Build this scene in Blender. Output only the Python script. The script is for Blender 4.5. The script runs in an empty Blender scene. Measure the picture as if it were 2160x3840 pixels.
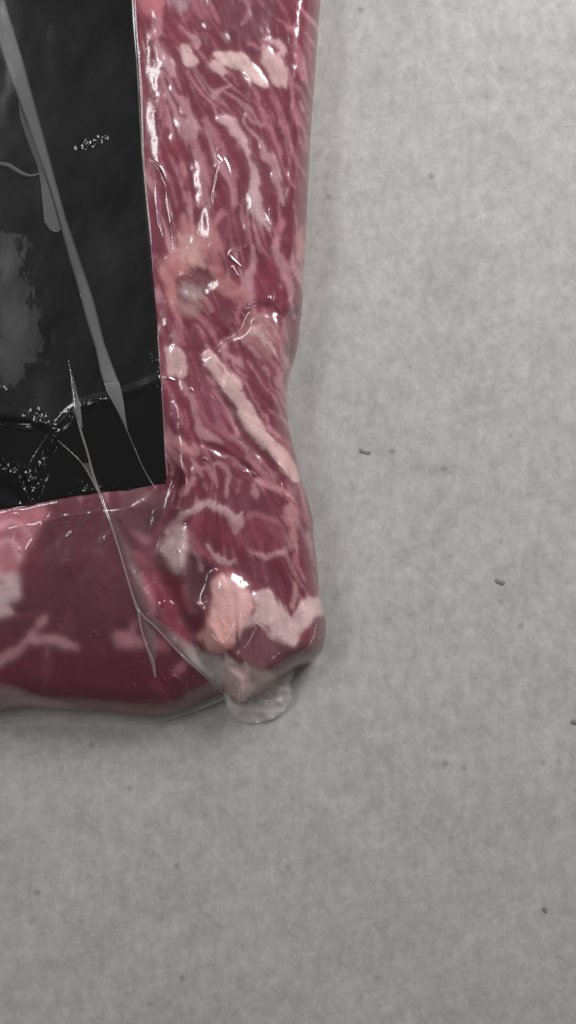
import bpy, math
import numpy as np

# ------------------------------------------------------------------ scale and camera
S = 0.254 / 2160.0            # metres per measured unit on the table top
CU, CV = 1080.0, 1920.0       # centre of the view
D = 0.62                      # camera height above the table
sc = bpy.context.scene
cam_d = bpy.data.cameras.new("camera")
cam = bpy.data.objects.new("camera", cam_d)
sc.collection.objects.link(cam)
cam.location = (0, 0, D)
cam_d.sensor_fit = 'VERTICAL'
cam_d.sensor_height = 24.0
cam_d.lens = 24.0 * D / (3840 * S)
cam_d.clip_start = 0.01
cam_d.clip_end = 50
cam_d.dof.use_dof = True
cam_d.dof.focus_distance = D - 0.031
cam_d.dof.aperture_fstop = 3.8
sc.camera = cam

# ------------------------------------------------------------------ room light
world = bpy.data.worlds.new("World")
sc.world = world
world.use_nodes = True
bg = world.node_tree.nodes["Background"]
bg.inputs[0].default_value = (1.0, 0.99, 0.98, 1)
bg.inputs[1].default_value = 0.085


def area(name, loc, target, sx, sy, power, col=(1, 0.99, 0.98)):
    from mathutils import Vector
    d = bpy.data.lights.new(name, 'AREA')
    d.shape = 'RECTANGLE'
    d.size, d.size_y = sx, sy
    d.energy = power
    d.color = col
    o = bpy.data.objects.new(name, d)
    sc.collection.objects.link(o)
    o.location = loc
    v = Vector(target) - Vector(loc)
    o.rotation_euler = v.to_track_quat('-Z', 'Y').to_euler()
    return o


LAMPS = [(0.46, 0.70, 0.60), (-0.54, 0.32, 0.93), (0.30, -0.50, 1.0)]
area("ceiling_panel", LAMPS[0], (0.06, 0.04, 0), 0.42, 0.36, 7.4)
area("tube_lamp", LAMPS[1], (-0.03, 0.08, 0), 0.50, 0.10, 2.3)
area("added_glint_lamp", LAMPS[2], (0, 0, 0), 0.05, 0.05, 0.2)  # small added lamp without a known source, there for glints

sc.view_settings.view_transform = 'Standard'
sc.view_settings.look = 'None'
sc.view_settings.exposure = 0.18
sc.view_settings.gamma = 1.0
sc.view_settings.use_curve_mapping = False
sc.cycles.use_denoising = True
sc.cycles.max_bounces = 8
sc.cycles.transparent_max_bounces = 16
sc.cycles.sample_clamp_indirect = 4.0

rng = np.random.default_rng(7)


# ------------------------------------------------------------------ helpers: colour, noise, masks
def lin(c):
    c = np.asarray(c, float) / 255.0
    return np.where(c <= 0.04045, c / 12.92, ((c + 0.055) / 1.055) ** 2.4)


def alb(c, k=0.78):
    """photo colour -> surface colour under this room's light"""
    c = np.asarray(c, float)
    y = c @ np.array([0.3, 0.59, 0.11])
    c = np.clip((y + 1.20 * (c - y)) * np.array([1.06, 1.055, 1.10]) * (0.92 + 0.0013 * y), 0, 240)
    return np.clip(lin(c) / k, 0.002, 0.85)


def vnoise(x, y, seed):
    r = np.random.default_rng(seed)
    n = 256
    lat = r.random((n, n))
    xi, yi = np.floor(x).astype(int), np.floor(y).astype(int)
    fx, fy = x - xi, y - yi
    fx = fx * fx * fx * (fx * (fx * 6 - 15) + 10)
    fy = fy * fy * fy * (fy * (fy * 6 - 15) + 10)
    a = lat[xi % n, yi % n]; b = lat[(xi + 1) % n, yi % n]
    c = lat[xi % n, (yi + 1) % n]; d = lat[(xi + 1) % n, (yi + 1) % n]
    return (a * (1 - fx) + b * fx) * (1 - fy) + (c * (1 - fx) + d * fx) * fy


def fbm(x, y, seed, octv=4, gain=0.5):
    t, amp, tot = 0.0, 1.0, 0.0
    for i in range(octv):
        t = t + amp * vnoise(x * 2 ** i + 17.3 * i, y * 2 ** i + 9.1 * i, seed + i)
        tot += amp
        amp *= gain
    return t / tot * 2 - 1


def sstep(a, b, x):
    t = np.clip((x - a) / (b - a), 0, 1)
    return t * t * (3 - 2 * t)


def smooth_path(pts, n=8):
    """Catmull-Rom through rows of any width"""
    p = np.asarray(pts, float)
    if len(p) < 3:
        t = np.linspace(0, 1, n + 1)[:, None]
        return p[0] * (1 - t) + p[-1] * t if len(p) == 2 else p
    e = np.vstack([2 * p[0] - p[1], p, 2 * p[-1] - p[-2]])
    out = []
    for i in range(1, len(e) - 2):
        for t in np.linspace(0, 1, n, endpoint=False):
            a, b, c, d = e[i - 1], e[i], e[i + 1], e[i + 2]
            out.append(0.5 * (2 * b + (c - a) * t + (2 * a - 5 * b + 4 * c - d) * t * t + (3 * b - a - 3 * c + d) * t ** 3))
    out.append(p[-1])
    return np.array(out)


def smooth_loop(pts, n=5):
    p = np.asarray(pts, float)
    m = len(p)
    out = []
    for i in range(m):
        a, b, c, d = p[i - 1], p[i], p[(i + 1) % m], p[(i + 2) % m]
        for t in np.linspace(0, 1, n, endpoint=False):
            out.append(0.5 * (2 * b + (c - a) * t + (2 * a - 5 * b + 4 * c - d) * t * t + (3 * b - a - 3 * c + d) * t ** 3))
    return np.array(out)


def seg_dist(px, py, a, b):
    ax, ay = a[0], a[1]
    dx, dy = b[0] - ax, b[1] - ay
    l2 = dx * dx + dy * dy + 1e-9
    t = np.clip(((px - ax) * dx + (py - ay) * dy) / l2, 0, 1)
    return np.hypot(px - ax - t * dx, py - ay - t * dy), t


def poly_sd(px, py, poly):
    """signed distance, positive inside"""
    d = np.full(px.shape, 1e9)
    ins = np.zeros(px.shape, bool)
    n = len(poly)
    for i in range(n):
        a, b = poly[i], poly[(i + 1) % n]
        dd, _ = seg_dist(px, py, a, b)
        d = np.minimum(d, dd)
        if a[1] != b[1]:
            c = ((a[1] > py) != (b[1] > py)) & (px < (b[0] - a[0]) * (py - a[1]) / (b[1] - a[1]) + a[0])
            ins ^= c
    return np.where(ins, d, -d)


def nearest_on(poly, p):
    best, bp = 1e18, p
    a = poly
    b = np.roll(poly, -1, axis=0)
    dxy = b - a
    l2 = (dxy ** 2).sum(1) + 1e-9
    t = np.clip(((p - a) * dxy).sum(1) / l2, 0, 1)
    q = a + dxy * t[:, None]
    k = ((q - p) ** 2).sum(1).argmin()
    return q[k]


def to_world(u, v, z):
    f = S * (1 - z / D)
    return np.stack([(u - CU) * f, (CV - v) * f, z], -1)


# crop frames in which the shapes were measured: (u0, v0, scale)
CR = {0: (0, 0, 1.0), 1: (480, 0, .5107), 2: (480, 450, .5107), 3: (480, 900, .5107), 4: (480, 1350, .5107),
      5: (480, 1800, .5245), 6: (480, 2250, .5245), 7: (0, 1830, .4831), 8: (0, 2270, .4831),
      9: (0, 0, .4417), 10: (0, 900, .4417)}


def C(k, pts):
    u0, v0, s = CR[k]
    out = []
    for p in pts:
        q = [u0 + s * p[0], v0 + s * p[1]]
        if len(p) > 2:
            q.append(s * p[2])
        out.append(q)
    return out


# ------------------------------------------------------------------ materials
def new_mat(name):
    m = bpy.data.materials.new(name)
    m.use_nodes = True
    nt = m.node_tree
    return m, nt, nt.nodes["Principled BSDF"]


def mat_table():
    m, nt, p = new_mat("grey_speckled_laminate")
    N, L = nt.nodes, nt.links
    tc = N.new("ShaderNodeTexCoord")

    def noise(scale, detail, rough, sx=1, sy=1, dist=0.0):
        mp = N.new("ShaderNodeMapping")
        mp.inputs["Scale"].default_value = (sx, sy, 1)
        L.new(tc.outputs["Object"], mp.inputs["Vector"])
        n = N.new("ShaderNodeTexNoise")
        n.inputs["Scale"].default_value = scale
        n.inputs["Detail"].default_value = detail
        n.inputs["Roughness"].default_value = rough
        n.inputs["Distortion"].default_value = dist
        L.new(mp.outputs[0], n.inputs["Vector"])
        return n

    def ramp(src, stops):
        r = N.new("ShaderNodeValToRGB")
        el = r.color_ramp.elements
        el[0].position, el[0].color = stops[0][0], (*stops[0][1], 1)
        el[1].position, el[1].color = stops[1][0], (*stops[1][1], 1)
        for pos, c in stops[2:]:
            e = el.new(pos); e.color = (*c, 1)
        L.new(src, r.inputs[0])
        return r

    def mul(a, b, fac=1.0):
        x = N.new("ShaderNodeMix"); x.data_type = 'RGBA'; x.blend_type = 'MULTIPLY'
        x.inputs[0].default_value = fac
        L.new(a, x.inputs[6]); L.new(b, x.inputs[7])
        return x.outputs[2]

    n1 = noise(170, 5, 0.60, 1.0, 0.75, 0.3)
    c1 = ramp(n1.outputs[0], [(0.30, (0.435, 0.428, 0.420)), (0.70, (0.555, 0.546, 0.537))])
    n2 = noise(34, 3, 0.55)
    c2 = ramp(n2.outputs[0], [(0.3, (0.92, 0.925, 0.925)), (0.7, (1.06, 1.055, 1.05))])
    n3 = noise(9, 2, 0.5)
    c3 = ramp(n3.outputs[0], [(0.3, (0.98, 0.985, 0.98)), (0.7, (1.02, 1.01, 1.005))])
    n4 = noise(120, 2, 0.5, 1.0, 1.6)
    c4 = ramp(n4.outputs[0], [(0.66, (1, 1, 1)), (0.78, (0.80, 0.80, 0.79))])
    vo = N.new("ShaderNodeTexVoronoi"); vo.inputs["Scale"].default_value = 42
    L.new(tc.outputs["Object"], vo.inputs["Vector"])
    c5 = ramp(vo.outputs["Distance"], [(0.030, (0.62, 0.61, 0.59)), (0.085, (1, 1, 1))])
    n6 = noise(900, 3, 0.6, 1.0, 0.6, 0.8)
    c6 = ramp(n6.outputs[0], [(0.3, (0.945, 0.945, 0.945)), (0.7, (1.045, 1.045, 1.045))])
    fib = None
    for ang, scl, st in ((0.12, 420, 4.5), (1.25, 380, 4.0), (2.35, 460, 4.0)):
        mp = N.new("ShaderNodeMapping")
        m0 = N.new("ShaderNodeMapping")
        m0.inputs["Rotation"].default_value = (0, 0, ang)
        L.new(tc.outputs["Object"], m0.inputs["Vector"])
        mp.inputs["Scale"].default_value = (1, 1.0 / st, 1)
        L.new(m0.outputs[0], mp.inputs["Vector"])
        nn = N.new("ShaderNodeTexNoise")
        nn.inputs["Scale"].default_value = scl; nn.inputs["Detail"].default_value = 3; nn.inputs["Roughness"].default_value = .55
        L.new(mp.outputs[0], nn.inputs["Vector"])
        cc = ramp(nn.outputs[0], [(0.32, (0.955, 0.955, 0.953)), (0.68, (1.045, 1.045, 1.045))])
        fib = cc.outputs[0] if fib is None else mul(fib, cc.outputs[0])
    base = mul(c1.outputs[0], fib)
    col = mul(mul(mul(mul(mul(base, c2.outputs[0]), c3.outputs[0]), c4.outputs[0]), c5.outputs[0], 0.75), c6.outputs[0])
    L.new(col, p.inputs["Base Color"])
    p.inputs["Roughness"].default_value = 0.62
    p.inputs["Specular IOR Level"].default_value = 0.3
    b = N.new("ShaderNodeBump"); b.inputs["Strength"].default_value = 0.12; b.inputs["Distance"].default_value = 0.0004
    L.new(n1.outputs[0], b.inputs["Height"]); L.new(b.outputs[0], p.inputs["Normal"])
    return m


def mat_flesh():
    m, nt, p = new_mat("meat_and_fat_under_clinging_film")
    N, L = nt.nodes, nt.links
    at = N.new("ShaderNodeAttribute"); at.attribute_name = "flesh_colour"
    tc = N.new("ShaderNodeTexCoord")
    n = N.new("ShaderNodeTexNoise"); n.inputs["Scale"].default_value = 900; n.inputs["Detail"].default_value = 4
    L.new(tc.outputs["Object"], n.inputs["Vector"])
    r = N.new("ShaderNodeMapRange"); r.inputs[1].default_value = .3; r.inputs[2].default_value = .7
    r.inputs[3].default_value = 0.90; r.inputs[4].default_value = 1.10
    L.new(n.outputs[0], r.inputs[0])
    x = N.new("ShaderNodeVectorMath"); x.operation = 'SCALE'
    L.new(at.outputs["Color"], x.inputs[0]); L.new(r.outputs[0], x.inputs["Scale"])
    L.new(x.outputs[0], p.inputs["Base Color"])
    p.inputs["Roughness"].default_value = 0.45
    p.inputs["Specular IOR Level"].default_value = 0.25
    p.inputs["Subsurface Weight"].default_value = 0.12
    p.inputs["Subsurface Radius"].default_value = (1.0, 0.45, 0.35)
    p.inputs["Subsurface Scale"].default_value = 0.0012
    p.inputs["Coat Weight"].default_value = 0.9
    p.inputs["Coat IOR"].default_value = 1.8
    p.inputs["Coat Roughness"].default_value = 0.17
    n2 = N.new("ShaderNodeTexNoise"); n2.inputs["Scale"].default_value = 260; n2.inputs["Detail"].default_value = 3
    L.new(tc.outputs["Object"], n2.inputs["Vector"])
    b = N.new("ShaderNodeBump"); b.inputs["Strength"].default_value = 0.22; b.inputs["Distance"].default_value = 0.0006
    L.new(n2.outputs[0], b.inputs["Height"]); L.new(b.outputs[0], p.inputs["Coat Normal"])
    return m


def mat_label():
    m, nt, p = new_mat("black_printed_label_under_film")
    N, L = nt.nodes, nt.links
    at = N.new("ShaderNodeAttribute"); at.attribute_name = "loose_film_and_sheen"
    tc = N.new("ShaderNodeTexCoord")
    n = N.new("ShaderNodeTexNoise"); n.inputs["Scale"].default_value = 1300; n.inputs["Detail"].default_value = 3
    L.new(tc.outputs["Object"], n.inputs["Vector"])
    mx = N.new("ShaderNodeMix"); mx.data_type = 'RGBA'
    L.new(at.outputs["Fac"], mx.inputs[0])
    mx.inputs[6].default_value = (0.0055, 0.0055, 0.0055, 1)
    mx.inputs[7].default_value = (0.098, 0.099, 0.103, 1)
    r = N.new("ShaderNodeMapRange"); r.inputs[1].default_value = .3; r.inputs[2].default_value = .7
    r.inputs[3].default_value = 0.88; r.inputs[4].default_value = 1.12
    L.new(n.outputs[0], r.inputs[0])
    x = N.new("ShaderNodeVectorMath"); x.operation = 'SCALE'
    L.new(mx.outputs[2], x.inputs[0]); L.new(r.outputs[0], x.inputs["Scale"])
    L.new(x.outputs[0], p.inputs["Base Color"])
    p.inputs["Roughness"].default_value = 0.5
    p.inputs["Specular IOR Level"].default_value = 0.06
    p.inputs["Coat Weight"].default_value = 0.9
    p.inputs["Coat IOR"].default_value = 1.65
    p.inputs["Coat Roughness"].default_value = 0.15
    return m


def mat_film(name, tint, rough=0.16):
    m, nt, p = new_mat(name)
    N, L = nt.nodes, nt.links
    at = N.new("ShaderNodeAttribute"); at.attribute_name = "milkiness"
    p.inputs["Base Color"].default_value = (*tint, 1)
    p.inputs["Roughness"].default_value = rough
    p.inputs["Specular IOR Level"].default_value = 0.6
    L.new(at.outputs["Fac"], p.inputs["Alpha"])
    tc = N.new("ShaderNodeTexCoord")
    n = N.new("ShaderNodeTexNoise"); n.inputs["Scale"].default_value = 300; n.inputs["Detail"].default_value = 3
    L.new(tc.outputs["Object"], n.inputs["Vector"])
    b = N.new("ShaderNodeBump"); b.inputs["Strength"].default_value = 0.15; b.inputs["Distance"].default_value = 0.0005
    L.new(n.outputs[0], b.inputs["Height"]); L.new(b.outputs[0], p.inputs["Normal"])
    # clear plastic: a glossy skin over the transparent body
    g = N.new("ShaderNodeBsdfGlossy"); g.inputs["Roughness"].default_value = 0.12
    L.new(b.outputs[0], g.inputs["Normal"])
    ms = N.new("ShaderNodeMixShader")
    ms.inputs[0].default_value = 0.07
    L.new(p.outputs[0], ms.inputs[1]); L.new(g.outputs[0], ms.inputs[2])
    L.new(ms.outputs[0], N["Material Output"].inputs["Surface"])
    return m


def mat_plain(name, col, rough):
    m, nt, p = new_mat(name)
    N, L = nt.nodes, nt.links
    n = N.new("ShaderNodeTexNoise"); n.inputs["Scale"].default_value = 2000
    r = N.new("ShaderNodeValToRGB")
    r.color_ramp.elements[0].color = (*[c * .7 for c in col], 1)
    r.color_ramp.elements[1].color = (*[c * 1.3 for c in col], 1)
    tc = N.new("ShaderNodeTexCoord")
    L.new(tc.outputs["Object"], n.inputs["Vector"])
    L.new(n.outputs[0], r.inputs[0]); L.new(r.outputs[0], p.inputs["Base Color"])
    p.inputs["Roughness"].default_value = rough
    return m


M_TABLE, M_FLESH, M_LABEL = mat_table(), mat_flesh(), mat_label()
M_FILM = mat_film("clear_plastic_film", (0.90, 0.85, 0.83))
M_FOLD = mat_film("folded_plastic_film", (0.34, 0.34, 0.35))
M_FLECK = mat_plain("dark_crumb", (0.26, 0.245, 0.235), 0.95)


# ------------------------------------------------------------------ mesh helpers
def mesh_obj(name, co, faces, mat, parent=None, normals=None, attrs=None):
    me = bpy.data.meshes.new(name)
    me.from_pydata(co, [], faces) if not isinstance(faces, np.ndarray) else fast_mesh(me, co, faces)
    for k, (typ, arr) in (attrs or {}).items():
        a = me.attributes.new(k, typ, 'POINT')
        if typ == 'FLOAT_COLOR':
            c4 = np.ones((len(arr), 4), np.float32); c4[:, :3] = arr
            a.data.foreach_set("color", c4.ravel())
        else:
            a.data.foreach_set("value", np.asarray(arr, np.float32).ravel())
    me.materials.append(mat)
    me.polygons.foreach_set("use_smooth", np.ones(len(me.polygons), bool))
    me.update()
    if normals is not None:
        me.normals_split_custom_set_from_vertices([tuple(x) for x in normals])
    o = bpy.data.objects.new(name, me)
    sc.collection.objects.link(o)
    o.parent = parent
    return o


def fast_mesh(me, co, quads):
    me.vertices.add(len(co))
    me.vertices.foreach_set("co", np.asarray(co, np.float32).ravel())
    n, k = quads.shape
    me.loops.add(n * k)
    me.loops.foreach_set("vertex_index", quads.astype(np.int32).ravel())
    me.polygons.add(n)
    me.polygons.foreach_set("loop_start", np.arange(0, n * k, k, dtype=np.int32))
    me.update(calc_edges=True)
    me.validate()


# ------------------------------------------------------------------ the table
def make_table():
    w = 1.2
    co = [(-w, -w, 0), (w, -w, 0), (w, w, 0), (-w, w, 0), (-w, -w, -0.03), (w, -w, -0.03), (w, w, -0.03), (-w, w, -0.03)]
    fc = [(0, 1, 2, 3), (7, 6, 5, 4), (0, 4, 5, 1), (1, 5, 6, 2), (2, 6, 7, 3), (3, 7, 4, 0)]
    o = mesh_obj("table_top", co, fc, M_TABLE)
    for p in o.data.polygons:
        p.use_smooth = False
    o["kind"] = "structure"
    o["label"] = "mottled light grey table top under the meat pack"
    return o


make_table()

# ------------------------------------------------------------------ the meat: outline and grid
OUT_RIGHT = [(1207, -90), (1203, 0), (1196, 75), (1191, 149), (1181, 298), (1171, 422), (1163, 547), (1158, 646), (1151, 795),
             (1147, 900), (1143, 960), (1138, 1024), (1135, 1123), (1126, 1207), (1121, 1267), (1111, 1322), (1097, 1371),
             (1085, 1411), (1079, 1461), (1077, 1535), (1085, 1605), (1096, 1660), (1113, 1721), (1129, 1800), (1154, 1872),
             (1174, 1950), (1175, 2010), (1187, 2097), (1196, 2196), (1207, 2262), (1218, 2312), (1223, 2362), (1215, 2417),
             (1196, 2456), (1163, 2483), (1113, 2507), (1066, 2545), (1010, 2580), (960, 2612), (905, 2642), (868, 2632), (845, 2606),
             (800, 2614), (730, 2646), (640, 2675), (560, 2686), (483, 2682), (411, 2673), (338, 2667), (208, 2661), (121, 2655),
             (58, 2656), (0, 2666), (-90, 2672)]
OUT = np.vstack([smooth_path(OUT_RIGHT, 4), [(-90.0, -90.0)]])
STEP = 3.0
us = np.arange(-90, 1236, STEP)
vs = np.arange(-90, 2700, STEP)
V, U = np.meshgrid(vs, us, indexing='ij')
SD = poly_sd(U, V, OUT)
# distance to the free (visible) edge only, not to the cut-off top and left
free = OUT[:-1]
DF = np.full(U.shape, 1e9)
for i in range(len(free) - 1):
    dd, _ = seg_dist(U, V, free[i], free[i + 1])
    DF = np.minimum(DF, dd)
DF = np.where(SD > 0, DF, 0)

wu = 10 * fbm(U / 60, V / 60, 11, 2) + 6 * fbm(U / 20, V / 26, 13, 2) + 1.6 * fbm(U / 8, V / 10, 15, 2)
wv = 10 * fbm(U / 60, V / 60, 12, 2) + 6 * fbm(U / 20, V / 26, 14, 2) + 1.6 * fbm(U / 8, V / 10, 16, 2)
UW, VW = U + wu, V + wv


def win(pts, pad):
    p = np.asarray(pts)[:, :2]
    i0 = int(np.clip((p[:, 1].min() - pad + 90) // STEP, 0, len(vs) - 1)); i1 = int(np.clip((p[:, 1].max() + pad + 90) // STEP + 2, 1, len(vs)))
    j0 = int(np.clip((p[:, 0].min() - pad + 90) // STEP, 0, len(us) - 1)); j1 = int(np.clip((p[:, 0].max() + pad + 90) // STEP + 2, 1, len(us)))
    return slice(i0, i1), slice(j0, j1)


def stroke_mask(pts, w=None, soft=0.5, warp=1.0):
    """soft mask of a tapered stroke; pts rows are u, v, half width"""
    q = [list(p) + [w] if len(p) == 2 else list(p) for p in pts]
    path = smooth_path(q, 6)
    pad = max(p[2] for p in q) * 2 + 20
    sl = win(path, pad)
    x = U[sl] + (UW[sl] - U[sl]) * warp
    y = V[sl] + (VW[sl] - V[sl]) * warp
    m = np.zeros(x.shape)
    for a, b in zip(path[:-1], path[1:]):
        d, t = seg_dist(x, y, a, b)
        ww = np.maximum(a[2] + (b[2] - a[2]) * t, 0.8)
        m = np.maximum(m, 1 - sstep(ww * (1 - soft), ww * (1 + soft) + 2.0, d))
    return sl, m


def poly_mask(pts, soft=8.0, warp=1.0):
    loop = smooth_loop(pts, 4)
    sl = win(loop, soft + 20)
    x = U[sl] + (UW[sl] - U[sl]) * warp
    y = V[sl] + (VW[sl] - V[sl]) * warp
    sd = poly_sd(x, y, loop)
    return sl, sstep(-soft, soft, sd)


# ------------------------------------------------------------------ base height (metres)
HTOP = 0.033
Rr = np.full(U.shape, 95.0)
steak = sstep(1880, 2120, V) * (1 - sstep(640, 860, U))
Rr = Rr * (1 - steak) + 560 * steak
t = np.clip(DF / Rr, 0, 1)
prof_round = np.sqrt(np.clip(1 - (1 - t) ** 2, 0, 1))
prof_slope = 0.40 * np.sqrt(np.clip(1 - (1 - np.clip(DF / 110, 0, 1)) ** 2, 0, 1)) + 0.60 * (1 - (1 - t) ** 2.0)
prof = prof_round * (1 - steak) + prof_slope * steak
EDGE = (0.011 - 0.006 * sstep(2420, 2540, V)) * (1 - steak) + 0.0075 * steak
Z = EDGE + (HTOP - EDGE) * prof
Z -= 0.004 * sstep(1900, 2450, V) * (1 - steak)
inner = sstep(0, 60, DF)
Z += inner * (0.0011 * fbm(U / 210, V / 260, 31, 2) + 0.0006 * fbm(U / 80, V / 110, 33, 3))


def zstroke(pts, w, dz, soft=0.95, warp=0.2):
    pts = [(p[0], p[1], p[2] * 1.9) for p in pts]
    sl, m = stroke_mask(pts, w, soft, warp)
    Z[sl] += dz * m


def zpoly(pts, soft, dz, warp=0.5):
    sl, m = poly_mask(pts, soft, warp)
    Z[sl] += dz * m


# valley between the upright cut and the lower steak
zstroke([(640, 1800, 16), (600, 1900, 30), (580, 2010, 36), (590, 2120, 28), (640, 2230, 22), (700, 2330, 20), (770, 2440, 18), (840, 2590, 16)], None, -0.0060)
# the lower step along the free edge of the middle cut
zpoly([(1085, 1180), (1140, 1180), (1130, 1300), (1100, 1430), (1078, 1480), (1074, 1400), (1080, 1290)], 16, -0.0045, 0.1)
# seams where the muscles meet
zstroke(C(3, [(1180, 590, 14), (1080, 520, 18), (960, 500, 16), (880, 540, 16), (820, 650, 18), (700, 720, 18), (560, 830, 16)]), None, -0.0009)
zstroke(C(4, [(560, 620, 10), (700, 680, 12), (840, 780, 12), (960, 860, 14), (1080, 920, 14)]), None, -0.0007)
zstroke(C(4, [(640, 230, 14), (780, 430, 16), (900, 600, 18), (1100, 820, 18), (1220, 900, 18)]), None, -0.0007)
zpoly(C(3, [(890, 560), (950, 540), (1040, 545), (1110, 590), (1165, 660), (1180, 760), (1175, 1100), (1120, 1100), (1000, 900), (860, 760)]), 26, 0.0009)
zpoly(C(3, [(450, 250), (500, 215), (560, 225), (630, 270), (640, 310), (600, 350), (560, 400), (480, 400), (420, 360)]), 20, -0.0009)
zpoly(C(5, [(620, 720), (720, 690), (820, 740), (890, 830), (880, 960), (800, 1100), (720, 1220), (600, 1210), (520, 1130), (560, 1000), (590, 860)]), 46, 0.0036)
zpoly(C(5, [(240, 480), (290, 400), (340, 340), (400, 330), (415, 390), (415, 500), (390, 620), (350, 690), (310, 670), (280, 590), (240, 540)]), 12, 0.0020)
zpoly(C(5, [(420, 560), (540, 600), (600, 680), (560, 800), (480, 860), (420, 760)]), 24, -0.0010)
zpoly(C(6, [(860, 640), (1000, 600), (1100, 560), (960, 540), (760, 440), (700, 420), (690, 600), (760, 690)]), 30, -0.004)

# ------------------------------------------------------------------ flesh colour: layers
COL = np.zeros(U.shape + (3,))
MEAT = alb((97, 46, 57)); DARK = alb((76, 31, 42)); PURPLE = alb((98, 60, 69)); RED = alb((112, 50, 62)); PINK = alb((138, 92, 99))
COL[:] = MEAT
gx = U - 0.42 * V - 0.00002 * (V - 700) ** 2
# direction of the muscle fibres, measured at points (u, v, du/dv)
FLOW = [(560, 150, .25), (560, 500, .12), (570, 900, .08), (720, 200, .45), (750, 330, .62), (750, 600, .42), (740, 900, .3), (950, 150, .5), (950, 350, .75), (950, 600, .48), (960, 850, .36),
        (1100, 250, .35), (1120, 600, .42), (1110, 900, .12), (700, 1080, .9), (620, 1060, .25), (900, 1050, .3), (1080, 1050, .42), (640, 1250, .55), (800, 1280, .62), (950, 1280, .7), (1060, 1280, .28),
        (650, 1500, .3), (800, 1500, .62), (950, 1550, .85), (1050, 1520, .65), (680, 1680, 1.1), (900, 1750, 1.0), (640, 1850, -.45), (800, 1880, .12), (1000, 1900, .35), (1150, 1950, .2),
        (650, 2100, -.3), (900, 2100, .45), (1100, 2150, .25), (950, 2400, .3), (580, 2250, .6)]
wx = np.zeros(U.shape); wy = np.zeros(U.shape)
for fu, fv, fs in FLOW:
    g = 1.0 / (((U - fu) ** 2 + (V - fv) ** 2) + 900.0) ** 1.5
    l = math.hypot(fs, 1)
    wx += g * fs / l; wy += g / l
wl = np.hypot(wx, wy) + 1e-15
wx, wy = wx / wl, wy / wl
a_ = 0.5 * fbm(U / 90, V / 130, 41, 2)          # the fibres wander a little
wx, wy = wx * np.cos(a_) - wy * np.sin(a_), wx * np.sin(a_) + wy * np.cos(a_)


def fibre(src, n=20, h=1.3):
    """average a field along the fibres"""
    ny, nx = src.shape
    acc = src.copy(); tot = 1.0
    for sgn in (1, -1):
        y, x = np.mgrid[0:ny, 0:nx].astype(float)
        for k in range(n):
            yi = np.clip(np.rint(y), 0, ny - 1).astype(int); xi = np.clip(np.rint(x), 0, nx - 1).astype(int)
            x = x + sgn * h * wx[yi, xi]; y = y + sgn * h * wy[yi, xi]
            yi = np.clip(np.rint(y), 0, ny - 1).astype(int); xi = np.clip(np.rint(x), 0, nx - 1).astype(int)
            acc = acc + src[yi, xi]
    acc = acc / (2 * n + 1)
    return (acc - acc.mean()) / (acc.std() + 1e-9)


L1 = fibre(vnoise(U / 8, V / 8, 45), 22)
L2 = fibre(vnoise(U / 20, V / 20, 46), 32)
L3 = fibre(rng.random(U.shape), 12, 1.2)
f1 = np.clip(0.22 * L1 + 0.18 * L2, -1, 1)
f2 = 0.35 * L2 + 0.3 * fbm(U / 120, V / 160, 52, 3)
f3 = fbm(U / 70, V / 70, 53, 4)


def blend(sl, m, col):
    COL[sl] = COL[sl] * (1 - m[..., None]) + np.asarray(col) * m[..., None]


FULL = (slice(None), slice(None))
blend(FULL, np.clip(f2 * 1.2, 0, 1) * 0.6, DARK)
blend(FULL, np.clip(-f2 * 1.2, 0, 1) * 0.22, PINK)
blend(FULL, np.clip(f1 * 1.6 - .1, 0, 1) * 0.32 * (1 - steak), PINK)
blend(FULL, np.clip(-f1 * 1.4 - .1, 0, 1) * 0.45 * (1 - steak), DARK)
blend(FULL, np.clip(f3, 0, 1) * 0.35, RED)
# the lower steak is smoother; shade on its slope is painted in as colour
smk = np.maximum(steak, sstep(1820, 1890, V) * (1 - sstep(560, 640, U)))
blend(FULL, smk * 0.88, alb((80, 46, 54)))
blend(FULL, steak * np.clip(f3 + .1, 0, 1) * 0.30, alb((92, 52, 60)))
blend(FULL, steak * sstep(.25, .9, fbm(U / 40 + V / 160, V / 110, 65, 4)) * 0.38, alb((108, 62, 70)))
blend(FULL, steak * sstep(.25, .9, fbm(U / 34, V / 80, 66, 4)) * 0.45, alb((66, 30, 40)))
lowred = steak * sstep(2340, 2520, V)
blend(FULL, lowred * 0.8, alb((86, 34, 46)))

STREAK = np.clip(0.45 * L1 + 0.35 * L2, -1.4, 1.4)
smo = np.maximum(steak, sstep(1830, 1920, V) * (1 - sstep(590, 680, U)))
STREAK = STREAK * (1 - 0.85 * smo)
lean = (1 - smo) * sstep(.9, -.5, fbm(U / 150, V / 190, 62, 2))
blend(FULL, sstep(.7, 1.9, L1 + .25 * L3) * 0.40 * (1 - smo), alb((158, 120, 124)))
blend(FULL, sstep(.8, 1.9, L2 + .25 * L1) * 0.60 * (1 - smo), alb((164, 130, 132)))
blend(FULL, sstep(.9, 2.0, -L1) * 0.45 * (1 - smo), alb((84, 36, 48)))
REL = np.zeros(U.shape)
PIECES = []                      # fat that can be told apart: (name, mask over the grid)


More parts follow.
